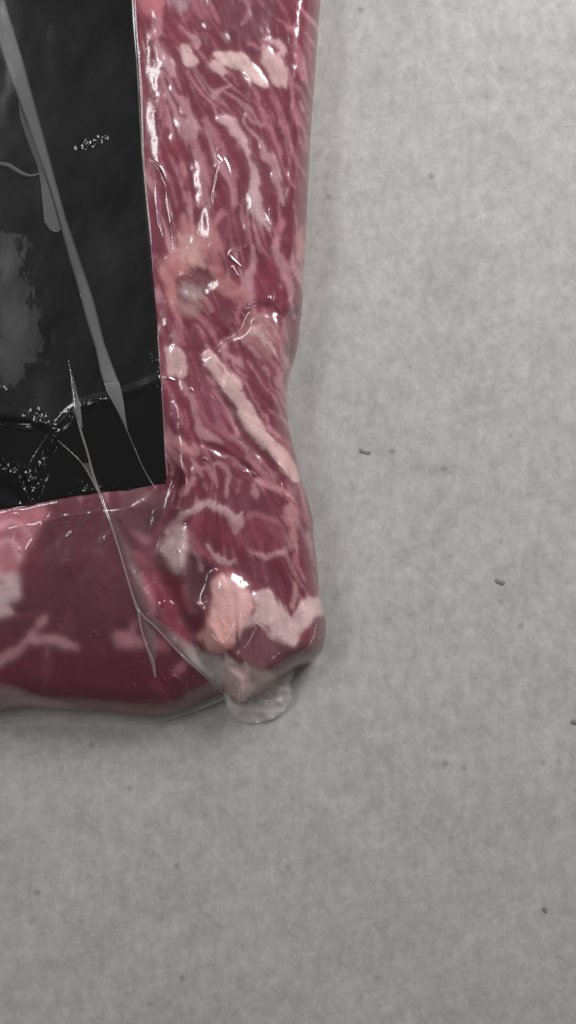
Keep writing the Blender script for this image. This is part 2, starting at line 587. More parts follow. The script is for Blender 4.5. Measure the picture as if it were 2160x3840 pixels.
def P(k, pts, col, op=1.0, soft=7, name=None, dz=0.0):
    sl, m = poly_mask(C(k, pts), soft * 1.5)
    nz = 1 + 0.26 * fbm(U[sl] / 34, V[sl] / 34, len(PIECES) + 200, 4)[..., None] + 0.05 * L1[sl][..., None]
    mc = (op * sstep(.12, .88, m + 0.34 * STREAK[sl] * (1 - np.abs(2 * m - 1)) + 0.10 * STREAK[sl] * m))[..., None]
    COL[sl] = COL[sl] * (1 - mc) + alb(col) * nz * mc
    if dz:
        REL[sl] += dz * mc[..., 0]
    if name:
        PIECES.append((name, sl, m))


def T(k, pts, col, w=None, op=1.0, soft=0.55, name=None, dz=0.0):
    sl, m = stroke_mask(C(k, [tuple(p) + ((w,) if len(p) == 2 else ()) for p in pts]), None, min(soft * 1.55, .95))
    nz = 1 + 0.24 * fbm(U[sl] / 34, V[sl] / 34, len(PIECES) + 300, 4)[..., None] + 0.05 * L1[sl][..., None]
    mc = (op * sstep(.12, .88, m + 0.34 * STREAK[sl] * (1 - np.abs(2 * m - 1)) + 0.10 * STREAK[sl] * m))[..., None]
    COL[sl] = COL[sl] * (1 - mc) + alb(col) * nz * mc
    if dz:
        REL[sl] += dz * mc[..., 0]
    if name:
        PIECES.append((name, sl, m))


FAT = (166, 142, 138); FATP = (154, 122, 123); PALE = (146, 108, 112); SOFT = (138, 94, 101)
dkred = (86, 42, 52)
# --- upper end of the upright cut
P(1, [(690, -100), (1010, -100), (1060, 120), (1000, 240), (860, 300), (740, 240), (690, 120)], (96, 58, 67), .8, 40)
P(1, [(1010, -50), (1090, -50), (1050, 200), (1120, 260), (1150, 330), (990, 280)], (93, 52, 61), .7, 25)
P(1, [(60, -60), (330, -60), (270, 60), (235, 115), (130, 115), (75, 60)], (152, 98, 102), .95, 28)
P(1, [(290, -80), (500, -80), (480, 40), (430, 100), (350, 80), (290, 30)], (130, 106, 109), .85, 28)
P(1, [(480, -60), (560, -20), (640, 80), (670, 160), (600, 140), (500, 110), (430, 180), (390, 150), (440, 90)], (136, 90, 97), .8, 25)
T(1, [(740, 230, 30), (820, 330, 34), (930, 380, 26), (960, 340, 14)], (84, 42, 52), op=.8)
P(1, [(260, 130), (380, 200), (420, 280), (330, 340), (260, 250)], (104, 50, 60), .7, 18)
P(1, [(60, 120), (150, 140), (160, 230), (90, 270)], (100, 46, 56), .8, 20)
T(1, [(225, 140, 22), (210, 220, 36), (190, 275, 22)], PALE, op=.9, name="fat_fleck", dz=.0003)
P(1, [(205, 290), (250, 330), (290, 390), (325, 450), (348, 545), (318, 555), (288, 505), (250, 475), (228, 425), (205, 345)], FATP, 1, 7, "fat_chunk", .0006)
P(1, [(392, 325), (440, 335), (470, 390), (512, 440), (502, 487), (450, 503), (408, 472), (393, 410)], FAT, 1, 7, "fat_chunk", .0006)
T(1, [(440, 240, 8), (490, 290, 28), (520, 312, 22), (500, 338, 12)], (150, 116, 118), op=.9, name="fat_fleck", dz=.0004)
T(1, [(400, 190), (450, 260)], PALE, 9, .7)
P(1, [(605, 405), (640, 378), (720, 385), (820, 375), (872, 398), (902, 440), (952, 490), (992, 540), (1035, 612), (1022, 645), (960, 625), (890, 572), (800, 522), (740, 492), (700, 474), (650, 442), (622, 430)], (170, 148, 142), 1, 8, "fat_chunk", .0008)
P(1, [(597, 482), (620, 448), (662, 450), (702, 490), (716, 524), (682, 550), (640, 534), (605, 508)], (165, 140, 137), 1, 6, "fat_chunk", .0005)
P(1, [(980, 355), (1030, 368), (1080, 398), (1132, 438), (1152, 500), (1162, 560), (1162, 635), (1110, 645), (1060, 615), (1030, 560), (1008, 490), (978, 420)], (163, 138, 135), 1, 9, "fat_chunk", .0007)
T(1, [(1000, 288, 7), (1060, 310, 20), (1130, 340, 26), (1150, 372, 16), (1110, 400, 22)], (158, 130, 130), name="fat_streak", dz=.0005)
T(1, [(875, 330, 10), (930, 345, 14), (980, 370, 14)], (140, 98, 104), op=.7)
T(1, [(850, -20, 14), (880, 45, 15), (870, 110, 18), (840, 185, 8)], (140, 102, 107), op=.85, name="fat_streak", dz=.0003)
T(1, [(760, -10, 8), (775, 25, 8)], PALE, op=.5)
T(1, [(960, 0, 8), (985, 40, 10)], PALE, op=.4)
T(1, [(1080, 130, 6), (1150, 170, 11), (1200, 230, 15), (1240, 310, 15), (1258, 420, 18), (1268, 540, 18), (1290, 610, 10)], (146, 98, 105), op=.85, name="fat_streak", dz=.0004)
T(1, [(1200, 210, 8), (1235, 165, 8)], PALE, op=.6)
T(1, [(1225, 20, 5), (1290, 100, 7), (1330, 250, 6), (1345, 420, 6), (1350, 620, 5)], (138, 90, 98), op=.6)
T(1, [(1280, 620, 16), (1330, 740, 20), (1370, 820, 14)], (88, 44, 54), op=.75)
T(1, [(1150, 480, 12), (1190, 600, 14), (1240, 720, 16)], (88, 44, 54), op=.7)
# --- long streaks running down the cut
T(1, [(230, 500, 8), (300, 580, 8), (350, 700, 9), (400, 750, 24), (430, 810, 27), (485, 900, 24), (500, 960, 20)], (148, 112, 116), op=.9, name="fat_streak", dz=.0005)
T(1, [(150, 480, 8), (200, 620, 10), (250, 720, 12), (265, 810, 12), (285, 910, 10)], SOFT, op=.7)
T(1, [(120, 700, 10), (140, 820, 12), (150, 930, 10)], SOFT, op=.6)
T(1, [(215, 560, 9), (240, 700, 10), (225, 860, 9)], (142, 100, 106), op=.6)
P(2, [(350, -10), (485, -10), (512, 60), (508, 130), (470, 185), (428, 172), (398, 90)], (150, 120, 121), .9, 10, "fat_chunk", .0005)
T(2, [(470, 170, 40), (520, 300, 42), (545, 420, 38), (545, 520, 42), (520, 610, 24)], (142, 102, 106), op=.85, name="fat_streak", dz=.0004)
T(2, [(395, 330, 20), (420, 400, 30), (400, 440, 24)], (140, 98, 102), op=.8)
P(2, [(420, 430), (470, 430), (495, 470), (460, 510), (415, 500)], (106, 54, 62), .8, 12)
T(2, [(425, 540, 20), (450, 600, 24), (520, 620, 18)], (138, 94, 98), op=.6)
T(1, [(425, 530, 7), (500, 640, 9), (600, 740, 10), (660, 860, 14), (700, 900, 24)], (146, 106, 112), op=.85)
P(2, [(655, -30), (700, -45), (770, -20), (815, 45), (862, 120), (880, 200), (893, 310), (850, 250), (790, 155), (720, 65)], (156, 130, 130), 1, 7, "fat_streak", .0006)
P(2, [(885, 280), (940, 345), (957, 430), (972, 500), (1002, 640), (1042, 720), (1052, 805), (1000, 765), (950, 712), (900, 622), (884, 540), (893, 440)], (156, 132, 132), 1, 7, "fat_streak", .0006)
T(1, [(820, 540, 8), (920, 650, 14), (970, 760, 12), (1010, 880, 12), (1055, 960, 12)], (140, 98, 104), op=.85)
T(2, [(1015, 10, 12), (1090, 160, 15), (1130, 250, 15), (1160, 370, 10), (1215, 510, 12)], (140, 96, 103), op=.8, name="fat_streak", dz=.0004)
T(1, [(1050, 720, 14), (1110, 830, 12), (1130, 930, 16)], (142, 96, 104), op=.7)
T(2, [(1130, 20, 18), (1200, 200, 12), (1250, 310, 15), (1315, 460, 10)], (142, 98, 104), op=.8, name="fat_streak", dz=.0004)
T(1, [(1165, 520, 8), (1200, 660, 8), (1230, 800, 10), (1280, 930, 8)], (140, 96, 102), op=.8)
T(2, [(1265, 10), (1300, 90), (1335, 160)], (140, 96, 102), 7, .7)
T(1, [(640, 690, 30), (690, 655, 18), (745, 625, 9)], (148, 116, 118), op=.85, name="fat_fleck", dz=.0004)
T(1, [(700, 660, 8), (790, 740, 10), (860, 810, 13), (920, 882, 15), (992, 912, 13)], (146, 110, 114), op=.85, name="fat_streak", dz=.0004)
T(1, [(720, 520, 12), (780, 560, 10), (800, 620, 8)], PALE, op=.5)
T(2, [(850, 0, 10), (950, 140, 13), (1010, 250, 23), (1070, 325, 38), (1092, 420, 30), (1112, 540, 16), (1132, 610, 8)], (148, 117, 119), op=.95, name="fat_streak", dz=.0005)
T(2, [(550, 0, 20), (640, 120, 20), (700, 230, 16), (742, 340, 15), (782, 450, 12), (800, 580, 10), (830, 700, 13), (880, 800, 14), (905, 890, 9)], (136, 94, 101), op=.85, name="fat_streak", dz=.0004)
T(2, [(235, 20, 10), (240, 140, 12), (232, 260, 9)], SOFT, op=.7)
T(2, [(300, 380, 10), (330, 500, 14), (350, 640, 12)], SOFT, op=.6)
T(2, [(190, 330, 8), (200, 500, 8), (230, 700, 8)], SOFT, op=.4)
P(2, [(260, 170), (370, 160), (380, 280), (320, 330), (260, 270)], (110, 46, 58), .7, 25)
T(2, [(820, 260, 26), (840, 420, 34), (850, 560, 22), (900, 700, 16)], (92, 46, 56), op=.7)
T(2, [(970, 320, 26), (1020, 440, 30), (1040, 560, 18)], (94, 54, 63), op=.7)
T(2, [(520, 100, 16), (560, 230, 20), (590, 360, 16)], (96, 48, 58), op=.5)
P(2, [(650, 800), (760, 700), (820, 740), (850, 860), (780, 930), (680, 900)], (98, 54, 64), .7, 30)
P(2, [(385, 700), (450, 745), (520, 765), (600, 770), (650, 880), (660, 960), (400, 960), (365, 850)], (150, 108, 107), .85, 30)
P(2, [(640, 690), (690, 648), (717, 702), (680, 742), (615, 775)], (144, 102, 106), .85, 10, "fat_fleck", .0004)
T(2, [(1065, 940, 22), (1090, 850, 20), (1135, 755, 12)], (144, 98, 104), op=.8)
T(2, [(1285, 800, 20), (1290, 960, 34)], (146, 106, 106), op=.7)
T(2, [(870, 640, 8), (880, 760, 8)], SOFT, op=.5)
# --- around the bone end
P(3, [(360, -30), (500, -30), (540, 60), (572, 130), (592, 200), (560, 232), (510, 218), (468, 245), (448, 180), (398, 80)], (156, 124, 119), .95, 14, "fat_chunk", .0005)
P(3, [(560, 0), (660, 40), (700, 180), (720, 250), (640, 210), (590, 120)], (142, 96, 99), .7, 30)
P(3, [(265, 140), (360, 125), (430, 170), (470, 240), (385, 290), (345, 370), (365, 450), (345, 530), (290, 440), (256, 300)], (150, 106, 104), .9, 16, "fat_chunk", .0004)
P(3, [(580, 180), (660, 200), (720, 260), (785, 310), (875, 390), (865, 432), (800, 440), (740, 420), (660, 380), (620, 310)], (148, 106, 105), .85, 16, "fat_chunk", .0004)
P(3, [(660, 235), (710, 240), (710, 285), (670, 290)], (128, 72, 72), .6, 14)
P(3, [(445, 250), (500, 212), (560, 222), (632, 268), (645, 312), (600, 345), (590, 400), (520, 440), (450, 460), (390, 420), (355, 370), (390, 300)], (100, 66, 69), .95, 12)
P(3, [(380, 310), (440, 320), (520, 330), (570, 360), (560, 420), (500, 450), (430, 440), (370, 390)], (130, 112, 110), .9, 18, "bone_end", .0003)
P(3, [(400, 440), (520, 430), (560, 470), (520, 560), (440, 560), (370, 500)], (136, 108, 104), .8, 24)
T(3, [(575, 430, 14), (625, 505, 14)], (144, 104, 106), op=.8)
T(3, [(540, 560, 16), (590, 620, 20), (645, 730, 8)], (138, 94, 99), op=.75)
T(3, [(780, 440, 22), (840, 480, 18), (800, 520, 16), (810, 600, 12)], (142, 98, 102), op=.8)
T(3, [(760, 330, 10), (775, 350, 8)], (110, 66, 72), op=.7)
T(3, [(345, 520, 20), (375, 600, 16), (385, 690, 26), (400, 770, 22)], (142, 98, 103), op=.75, name="fat_streak", dz=.0004)
T(3, [(640, 560, 30), (700, 640, 30), (740, 690, 20)], (94, 44, 55), op=.75)
T(3, [(250, 500, 30), (290, 580, 30), (310, 660, 25)], (104, 42, 54), op=.75)
T(3, [(440, 600, 26), (500, 680, 30), (550, 740, 22)], (98, 46, 57), op=.7)
T(3, [(240, 700, 16), (280, 740, 14)], (106, 46, 56), op=.6)
P(3, [(268, 785), (330, 785), (425, 860), (436, 960), (440, 985), (400, 1015), (350, 1005), (285, 990), (280, 880)], (166, 140, 137), .97, 8, "fat_chunk", .0007)
T(3, [(915, 40, 14), (925, 160, 22), (892, 250, 20), (912, 350, 20)], (146, 112, 114), op=.9, name="fat_streak", dz=.0004)
T(3, [(1085, -20, 18), (1080, 90, 28), (1130, 170, 40), (1170, 280, 40), (1195, 400, 22), (1218, 570, 12)], (148, 112, 116), op=.9, name="fat_streak", dz=.0005)
T(3, [(1250, -20, 34), (1275, 130, 26)], (148, 110, 109), op=.8)
P(3, [(950, 200), (1060, 180), (1110, 320), (1150, 440), (1060, 470), (960, 380)], (108, 46, 60), .75, 25)
T(3, [(1120, 470, 24), (1040, 500, 20), (930, 470, 20)], (124, 70, 80), op=.6)
P(3, [(1185, 640), (1275, 560), (1270, 700), (1235, 880), (1185, 1000)], (98, 58, 65), .85, 8)
# --- the striped middle muscle
P(3, [(885, 560), (950, 538), (1040, 545), (1110, 590), (1165, 660), (1180, 760), (1178, 1100), (1120, 1120), (1000, 900), (860, 780), (805, 710)], (138, 100, 101), .85, 14)
T(3, [(925, 668, 18), (1000, 680, 36), (1040, 765, 30), (1085, 870, 12)], (160, 134, 130), name="fat_streak", dz=.0006)
T(3, [(1010, 590, 10), (1080, 640, 15), (1130, 740, 16), (1158, 920, 10)], (152, 118, 118), name="fat_streak", dz=.0005)
T(3, [(890, 600, 14), (960, 580, 20), (1050, 600, 10)], (134, 104, 102), op=.8)
for ln in ([(1000, 640, 4), (1075, 770, 6), (1110, 870, 4)], [(1060, 600, 4), (1130, 700, 5), (1163, 830, 4)], [(1030, 780, 5), (1070, 870, 6), (1130, 990, 5)],
           [(860, 740, 6), (940, 790, 8), (1010, 900, 8), (1080, 1000, 7)]):
    T(3, ln, (100, 56, 66), op=.75, soft=.8)
T(3, [(810, 700, 12), (880, 780, 17), (950, 850, 15), (965, 910, 12)], (148, 112, 114), name="fat_streak", dz=.0004)
T(3, [(680, 730, 10), (725, 830, 22), (800, 890, 14), (860, 940, 10)], (148, 112, 113), name="fat_streak", dz=.0004)
T(3, [(760, 780, 8), (840, 850, 10), (900, 930, 9)], (96, 48, 60), op=.7)
for ln in ([(750, 0, 10), (850, 150, 12), (940, 290, 12), (1010, 400, 12), (1060, 500, 12), (1150, 590, 10)],
           [(860, 40, 10), (960, 200, 12), (1050, 330, 12), (1120, 450, 10), (1190, 580, 8)],
           [(950, -10, 10), (1050, 130, 12), (1120, 260, 10), (1180, 400, 8)], [(1060, -20, 10), (1130, 120, 10), (1170, 230, 8)],
           [(860, 230, 12), (920, 330, 16), (970, 400, 10)]):
    T(4, ln, (98, 48, 60), op=.75, soft=.8)
for ln, nm in (([(770, 20, 6), (840, 130, 7), (900, 250, 8), (985, 370, 8), (1035, 470, 10), (1105, 560, 11), (1195, 625, 7)], 1),
               ([(870, -10, 8), (930, 90, 9), (1000, 185, 7), (1070, 290, 9), (1130, 400, 7), (1195, 545, 5)], 1),
               ([(985, 50, 6), (1060, 180, 8), (1130, 300, 8), (1185, 430, 5)], 1), ([(1070, 30, 6), (1130, 170, 7), (1172, 310, 4)], 0),
               ([(720, 60, 8), (780, 110, 10), (830, 170, 6)], 0), ([(820, 60, 8), (870, 130, 8)], 0)):
    T(4, ln, (148, 108, 112), op=.85, soft=.6, name="fat_streak" if nm else None, dz=.0004)
P(4, [(1140, 560), (1210, 640), (1225, 740), (1160, 670), (1100, 600)], (120, 58, 66), .7, 10)
T(4, [(660, 160, 12), (720, 300, 26), (780, 400, 34), (880, 590, 30), (1000, 720, 34), (1120, 840, 30), (1210, 910, 24)], (92, 42, 53), op=.85)
T(4, [(745, 380, 26), (795, 425, 20)], (112, 86, 87), op=.8)
P(4, [(535, -45), (580, -75), (640, -55), (692, 20), (722, 80), (792, 140), (832, 240), (902, 330), (962, 420), (1012, 520), (1082, 600), (1162, 670), (1222, 740), (1254, 820), (1244, 888), (1190, 872), (1100, 782), (1000, 662), (900, 562), (832, 472), (820, 420), (790, 330), (740, 240), (680, 180), (620, 100), (560, 20)], (167, 143, 138), 1, 6, "fat_strip", .0011)
T(4, [(645, 20, 3), (680, 60, 5), (695, 100, 3)], (128, 80, 84), op=.8)
T(4, [(1150, 690, 30), (1220, 820, 34)], (164, 128, 121), op=.6)
# --- left side of the middle, beside the label
P(4, [(290, 180), (400, 180), (440, 260), (480, 360), (500, 470), (500, 590), (400, 580), (330, 520), (280, 420)], (100, 42, 55), .8, 18)
T(4, [(395, 160, 12), (450, 260, 19), (480, 340, 17), (512, 430, 22), (530, 520, 24), (600, 582, 26), (695, 602, 8)], (148, 112, 114), op=.95, name="fat_streak", dz=.0005)
T(4, [(345, 320, 8), (380, 400, 9), (405, 480, 7)], (138, 92, 98), op=.8)
T(4, [(285, 160, 8), (330, 290, 7), (340, 420, 6), (350, 520, 6)], (134, 88, 95), op=.7)
T(4, [(420, 370, 7), (440, 470, 9), (430, 520, 6)], (130, 84, 90), op=.6)
P(4, [(280, 540), (340, 575), (420, 610), (505, 630), (520, 700), (470, 720), (400, 685), (330, 640), (283, 625)], (150, 110, 111), .95, 14, "fat_chunk", .0004)
P(4, [(520, 200), (620, 200), (700, 330), (740, 480), (720, 570), (620, 530), (540, 430)], (118, 68, 80), .7, 25)
T(4, [(500, 300, 8), (560, 420, 9), (640, 500, 9), (700, 560, 8)], (140, 94, 102), op=.6)
T(4, [(620, 180, 8), (690, 290, 11), (740, 400, 12), (760, 480, 14), (790, 550, 16), (770, 590, 10), (840, 660, 14), (920, 740, 17), (980, 820, 19), (1070, 905, 20)], (142, 100, 104), name="fat_streak", dz=.0005)
T(5, [(920, -10, 20), (1020, 50, 22), (1120, 110, 18), (1190, 180, 12)], (144, 104, 106), name="fat_streak", dz=.0005)
T(4, [(660, 690, 13), (760, 725, 14), (850, 790, 10), (905, 832, 8)], (144, 106, 107), op=.9, name="fat_streak", dz=.0004)
P(4, [(560, 620), (680, 610), (770, 600), (840, 680), (900, 760), (840, 760), (740, 700), (640, 690)], (108, 52, 64), .7, 16)
T(4, [(430, 700, 14), (560, 740, 12), (640, 760, 12)], (96, 46, 56), op=.5)
T(4, [(540, 640, 14), (600, 730, 8)], (140, 98, 104), op=.6)
# --- lower block
P(5, [(640, 60), (900, 40), (1080, 130), (1100, 240), (900, 260), (820, 220), (720, 240), (650, 170)], (96, 53, 63), .75, 25)
T(5, [(400, 80, 26), (440, 40, 22), (480, -10, 16)], (146, 106, 110), op=.9, name="fat_streak", dz=.0005)
T(4, [(490, 830, 14), (560, 800, 16), (620, 850, 14), (640, 930, 9)], (144, 104, 109), op=.85, name="fat_streak", dz=.0004)
T(4, [(640, 765, 15), (710, 790, 22), (735, 850, 14), (718, 940, 14)], (146, 112, 114), op=.9)
T(5, [(695, 0, 14), (705, 60, 14), (702, 120, 8)], (146, 112, 114), op=.9, name="fat_streak", dz=.0004)
T(5, [(545, 20, 12), (560, 70, 9)], PALE, op=.5)
T(5, [(610, 100, 14), (640, 170, 10)], PALE, op=.4)
T(5, [(800, 0, 9), (785, 90, 9)], (132, 86, 94), op=.7)
T(5, [(890, 30, 18), (912, 100, 15)], (146, 112, 114), op=.85, name="fat_fleck", dz=.0004)
T(5, [(960, 60, 10), (975, 80, 8)], PALE, op=.6)
T(5, [(480, 60, 30), (520, 110, 30)], (104, 44, 56), op=.6)
T(5, [(345, 180, 14), (365, 190, 14)], PALE, op=.6)
P(5, [(430, 260), (520, 220), (620, 260), (700, 330), (760, 380), (740, 460), (600, 440), (480, 370), (430, 330)], (108, 52, 63), .8, 22)
P(5, [(820, 280), (1050, 300), (1110, 400), (1080, 490), (900, 490), (800, 440)], (112, 56, 68), .8, 24)
T(5, [(825, 275, 16), (900, 248, 18), (980, 266, 14), (1040, 282, 16), (1062, 325, 8)], (138, 92, 99), op=.85, name="fat_streak", dz=.0004)
T(5, [(300, 370, 32), (365, 265, 28), (450, 220, 22), (530, 182, 24), (580, 176, 23), (650, 212, 27), (720, 262, 32), (785, 312, 30), (800, 255, 14), (822, 225, 7)], (153, 126, 127), name="fat_arch", dz=.0007)
T(5, [(770, 330, 24), (760, 370, 14)], (146, 110, 114), op=.9)
P(5, [(238, 480), (290, 400), (340, 340), (400, 330), (417, 390), (417, 500), (392, 620), (350, 692), (310, 672), (280, 592), (238, 540)], (160, 141, 138), 1, 8, "fat_chunk", .0004)
T(5, [(335, 520, 3), (350, 580, 5), (385, 640, 3)], (130, 108, 110), op=.7)
P(5, [(1118, 190), (1180, 172), (1217, 260), (1218, 370), (1202, 435), (1170, 424), (1140, 330), (1120, 260)], (149, 113, 113), .9, 9, "fat_chunk", .0005)
T(5, [(1190, 180, 12), (1240, 260, 16), (1310, 330, 14)], (132, 78, 88), op=.7)
T(5, [(565, 465, 13), (600, 510, 20), (650, 562, 22), (722, 592, 20), (768, 575, 11)], (152, 124, 124), name="fat_squiggle", dz=.0006)
T(5, [(895, 512, 10), (950, 540, 18), (990, 562, 15), (1040, 530, 22), (1115, 528, 20)], (151, 117, 119), name="fat_squiggle", dz=.0006)
T(5, [(1190, 540, 14), (1200, 580, 24), (1210, 640, 14)], (142, 92, 98), op=.8)
T(5, [(905, 630, 13), (908, 690, 8)], (148, 112, 116), op=.85)
T(5, [(985, 700, 12), (990, 725, 8)], (158, 130, 132), op=.9)
P(5, [(800, 570), (1000, 600), (1100, 700), (1130, 880), (1040, 800), (900, 780), (780, 680)], (102, 58, 68), .8, 25)
P(5, [(620, 600), (760, 640), (760, 700), (640, 700)], (112, 58, 66), .6, 20)
P(5, [(420, 540), (560, 600), (610, 680), (570, 800), (490, 870), (420, 770)], (70, 42, 50), .92, 16)
T(5, [(470, 500, 14), (495, 560, 14), (515, 640, 12)], (130, 100, 105), op=.85, name="fat_streak", dz=.0004)
T(5, [(450, 360, 6), (520, 500, 8), (590, 580, 8), (640, 610, 6)], (138, 76, 86), op=.6)
P(5, [(180, 640), (330, 690), (400, 800), (400, 960), (300, 960), (200, 840), (130, 700)], (108, 52, 62), .75, 25)
T(5, [(100, 680, 12), (140, 760, 26), (160, 880, 26), (170, 960, 18)], (140, 92, 98), op=.85, name="fat_streak", dz=.0005)
T(5, [(390, 760, 14), (410, 850, 26), (440, 920, 28), (480, 950, 18)], (142, 104, 107), op=.85, name="fat_streak", dz=.0005)
T(5, [(60, 540, 22), (120, 600, 20)], (128, 74, 82), op=.6)
P(5, [(-40, 60), (285, 90), (245, 250), (185, 360), (150, 430), (60, 385), (-40, 320)], (92, 63, 67), .85, 18)
T(5, [(200, 220, 40), (150, 340, 40)], (66, 46, 50), op=.6)
T(5, [(30, 370, 14), (110, 430, 26), (150, 430, 14)], (124, 92, 96), op=.8)
T(5, [(280, 210, 14), (220, 340, 14), (180, 470, 12), (170, 600, 12)], (112, 70, 74), op=.5)
# --- the end with the orange fat lump
P(6, [(200, 100), (330, 130), (470, 220), (540, 330), (620, 400), (690, 420), (690, 520), (560, 480), (420, 380), (280, 250)], (104, 52, 63), .75, 25)
P(5, [(885, 820), (960, 792), (1035, 812), (1080, 872), (1130, 942), (1160, 985), (1200, 950), (1260, 880), (1330, 820), (1380, 790), (1402, 850), (1412, 930), (1392, 980), (1330, 990), (1260, 1050), (1230, 1110), (1205, 1180), (1170, 1200), (1110, 1160), (1040, 1120), (990, 1060), (930, 1040), (870, 1050), (815, 1050), (850, 1000), (885, 920)], (168, 146, 142), 1, 12, "fat_chunk", .0012)
T(5, [(1195, 740, 8), (1185, 830, 18), (1180, 920, 16)], (156, 124, 122), op=.9, name="fat_streak", dz=.0005)
P(6, [(800, 200), (870, 193), (940, 220), (1020, 260), (1090, 302), (1170, 335), (1212, 305), (1280, 200), (1340, 130), (1395, 140), (1430, 220), (1420, 330), (1350, 430), (1200, 500), (1140, 548), (1100, 555), (1000, 512), (880, 472), (760, 392), (740, 340)], (100, 66, 73), .95, 9)
P(6, [(1230, 240), (1300, 170), (1340, 170), (1320, 280), (1240, 330)], (112, 58, 66), .8, 14)
T(6, [(830, 185, 9), (930, 190, 10), (1030, 250, 10), (1110, 300, 8)], (152, 124, 122), op=.9)
P(5, [(615, 715), (720, 686), (815, 735), (885, 815), (895, 905), (850, 1000), (795, 1075), (765, 1140), (722, 1205), (660, 1232), (590, 1222), (540, 1162), (498, 1130), (520, 1090), (560, 1050), (572, 980), (590, 860)], (180, 142, 137), 1, 18, "fat_lump", .0008)
P(5, [(600, 960), (740, 960), (760, 1060), (700, 1180), (600, 1190), (540, 1130), (580, 1060)], (178, 134, 126), .6, 30)
P(6, [(620, 320), (720, 300), (700, 370), (620, 380)], (152, 98, 92), .6, 20)
P(6, [(690, 410), (860, 470), (1000, 520), (1100, 560), (1090, 600), (1000, 640), (880, 700), (860, 730), (760, 710), (680, 650), (670, 540)], (166, 146, 140), .95, 18, "fat_chunk")
T(6, [(1110, 555, 16), (960, 615, 13), (875, 680, 12), (860, 705, 6)], (112, 88, 76), op=.85)
# --- the lower steak
P(7, [(-80, 190), (60, 170), (150, 178), (335, 135), (345, 250), (302, 335), (242, 452), (190, 535), (160, 625), (120, 680), (-80, 690)], (150, 104, 108), .85, 26, "fat_chunk", .0005)
T(7, [(60, 260, 40), (140, 330, 50), (90, 430, 40)], (132, 86, 94), op=.6)
T(7, [(-30, 300, 14), (90, 270, 12), (200, 330, 14), (250, 400, 10)], (176, 138, 140), op=.8)
T(7, [(-30, 430, 16), (60, 400, 14), (130, 470, 16), (150, 560, 12)], (172, 136, 137), op=.8)
T(7, [(180, 200, 14), (230, 280, 12), (290, 260, 10)], (134, 84, 92), op=.7)
T(7, [(-20, 360, 12), (60, 350, 14), (150, 400, 10)], (122, 66, 78), op=.6)
T(7, [(-20, 560, 18), (60, 590, 14), (120, 620, 12)], (130, 84, 90), op=.5)
T(7, [(20, 210, 10), (100, 220, 12), (160, 250, 8)], (120, 58, 70), op=.6)
P(7, [(-80, 640), (60, 660), (142, 652), (164, 750), (154, 862), (62, 892), (92, 930), (118, 985), (60, 990), (-80, 985)], (164, 144, 142), .97, 12, "fat_chunk", .0007)
T(7, [(-20, 735, 8), (40, 728, 6)], (110, 78, 80), op=.7)
P(7, [(190, 540), (310, 440), (340, 520), (280, 640), (200, 680)], (94, 44, 53), .6, 28)
P(7, [(740, 560), (860, 560), (930, 700), (900, 780), (800, 740), (740, 660)], (90, 54, 62), .7, 20)
T(7, [(735, 560, 4), (735, 680, 5), (790, 755, 6), (880, 790, 5), (960, 800, 4)], (62, 30, 38), op=.7, soft=.8)
T(7, [(760, 800, 30), (780, 830, 20)], (100, 66, 72), op=.5)
T(7, [(700, 500, 4), (690, 700, 5), (740, 850, 5), (850, 900, 5)], (66, 34, 42), op=.5, soft=.8)
T(8, [(-40, 105, 6), (120, 90, 7), (230, 75, 9), (270, 90, 6)], (118, 70, 78), op=.6)
T(8, [(335, 105, 24), (280, 180, 28), (220, 262, 27), (150, 332, 29), (60, 385, 36), (-40, 440, 42)], (142, 107, 110), name="fat_strip", dz=.0006)
T(8, [(230, 290, 20), (320, 262, 32), (370, 252, 28), (450, 282, 37), (520, 312, 36), (585, 345, 20)], (142, 108, 111), name="fat_strip", dz=.0006)
T(8, [(600, 300, 11), (585, 340, 14)], (138, 102, 106), op=.9)
T(8, [(370, 320, 16), (368, 390, 8)], (132, 92, 98), op=.8)
T(8, [(370, 420, 40), (350, 540, 38), (345, 650, 18)], (100, 58, 66), op=.55)
T(8, [(200, 480, 34), (260, 560, 30)], (104, 58, 66), op=.5)
T(8, [(250, 160, 26), (300, 220, 20)], (84, 38, 48), op=.5)
P(8, [(885, 205), (980, 200), (1015, 125), (1055, 145), (1035, 222), (1105, 262), (1115, 325), (960, 335), (905, 322)], (138, 99, 104), .9, 14, "fat_chunk", .0005)
P(8, [(1190, 270), (1260, 270), (1310, 330), (1280, 355), (1210, 340)], (132, 82, 90), .85, 14, "fat_fleck", .0004)
T(8, [(460, 140, 14), (590, 195, 10)], (108, 72, 78), op=.6)
T(8, [(1360, 530, 26), (1400, 470, 30), (1440, 430, 20)], (138, 96, 102), op=.8, name="fat_fleck", dz=.0004)
T(8, [(1190, 600, 30), (1260, 700, 36), (1320, 740, 24)], (112, 58, 68), op=.55)
T(8, [(1200, 760, 30), (1000, 790, 22), (860, 800, 14)], (108, 66, 73), op=.5)
T(8, [(-40, 690, 44), (150, 720, 40), (330, 770, 26), (560, 800, 14)], (120, 84, 87), op=.8)

def blur(a, rad):
    for ax in (0, 1):
        k = 2 * rad + 1
        pad = [(0, 0)] * a.ndim
        pad[ax] = (rad + 1, rad)
        c = np.cumsum(np.pad(a, pad, mode='edge'), axis=ax)
        n = a.shape[ax]
        a = (np.take(c, np.arange(k, k + n), axis=ax) - np.take(c, np.arange(0, n), axis=ax)) / k
    return a


# relief: fat stands a little proud, fibres run through the lean
Z += 0.45 * blur(blur(REL, 2), 2)
Z += inner * (1 - steak) * blur(0.00002 * L1 + 0.00006 * L2, 2)
Z += inner * 0.00003 * fbm(U / 24, V / 24, 63, 2)
Z = blur(blur(Z, 1), 1)
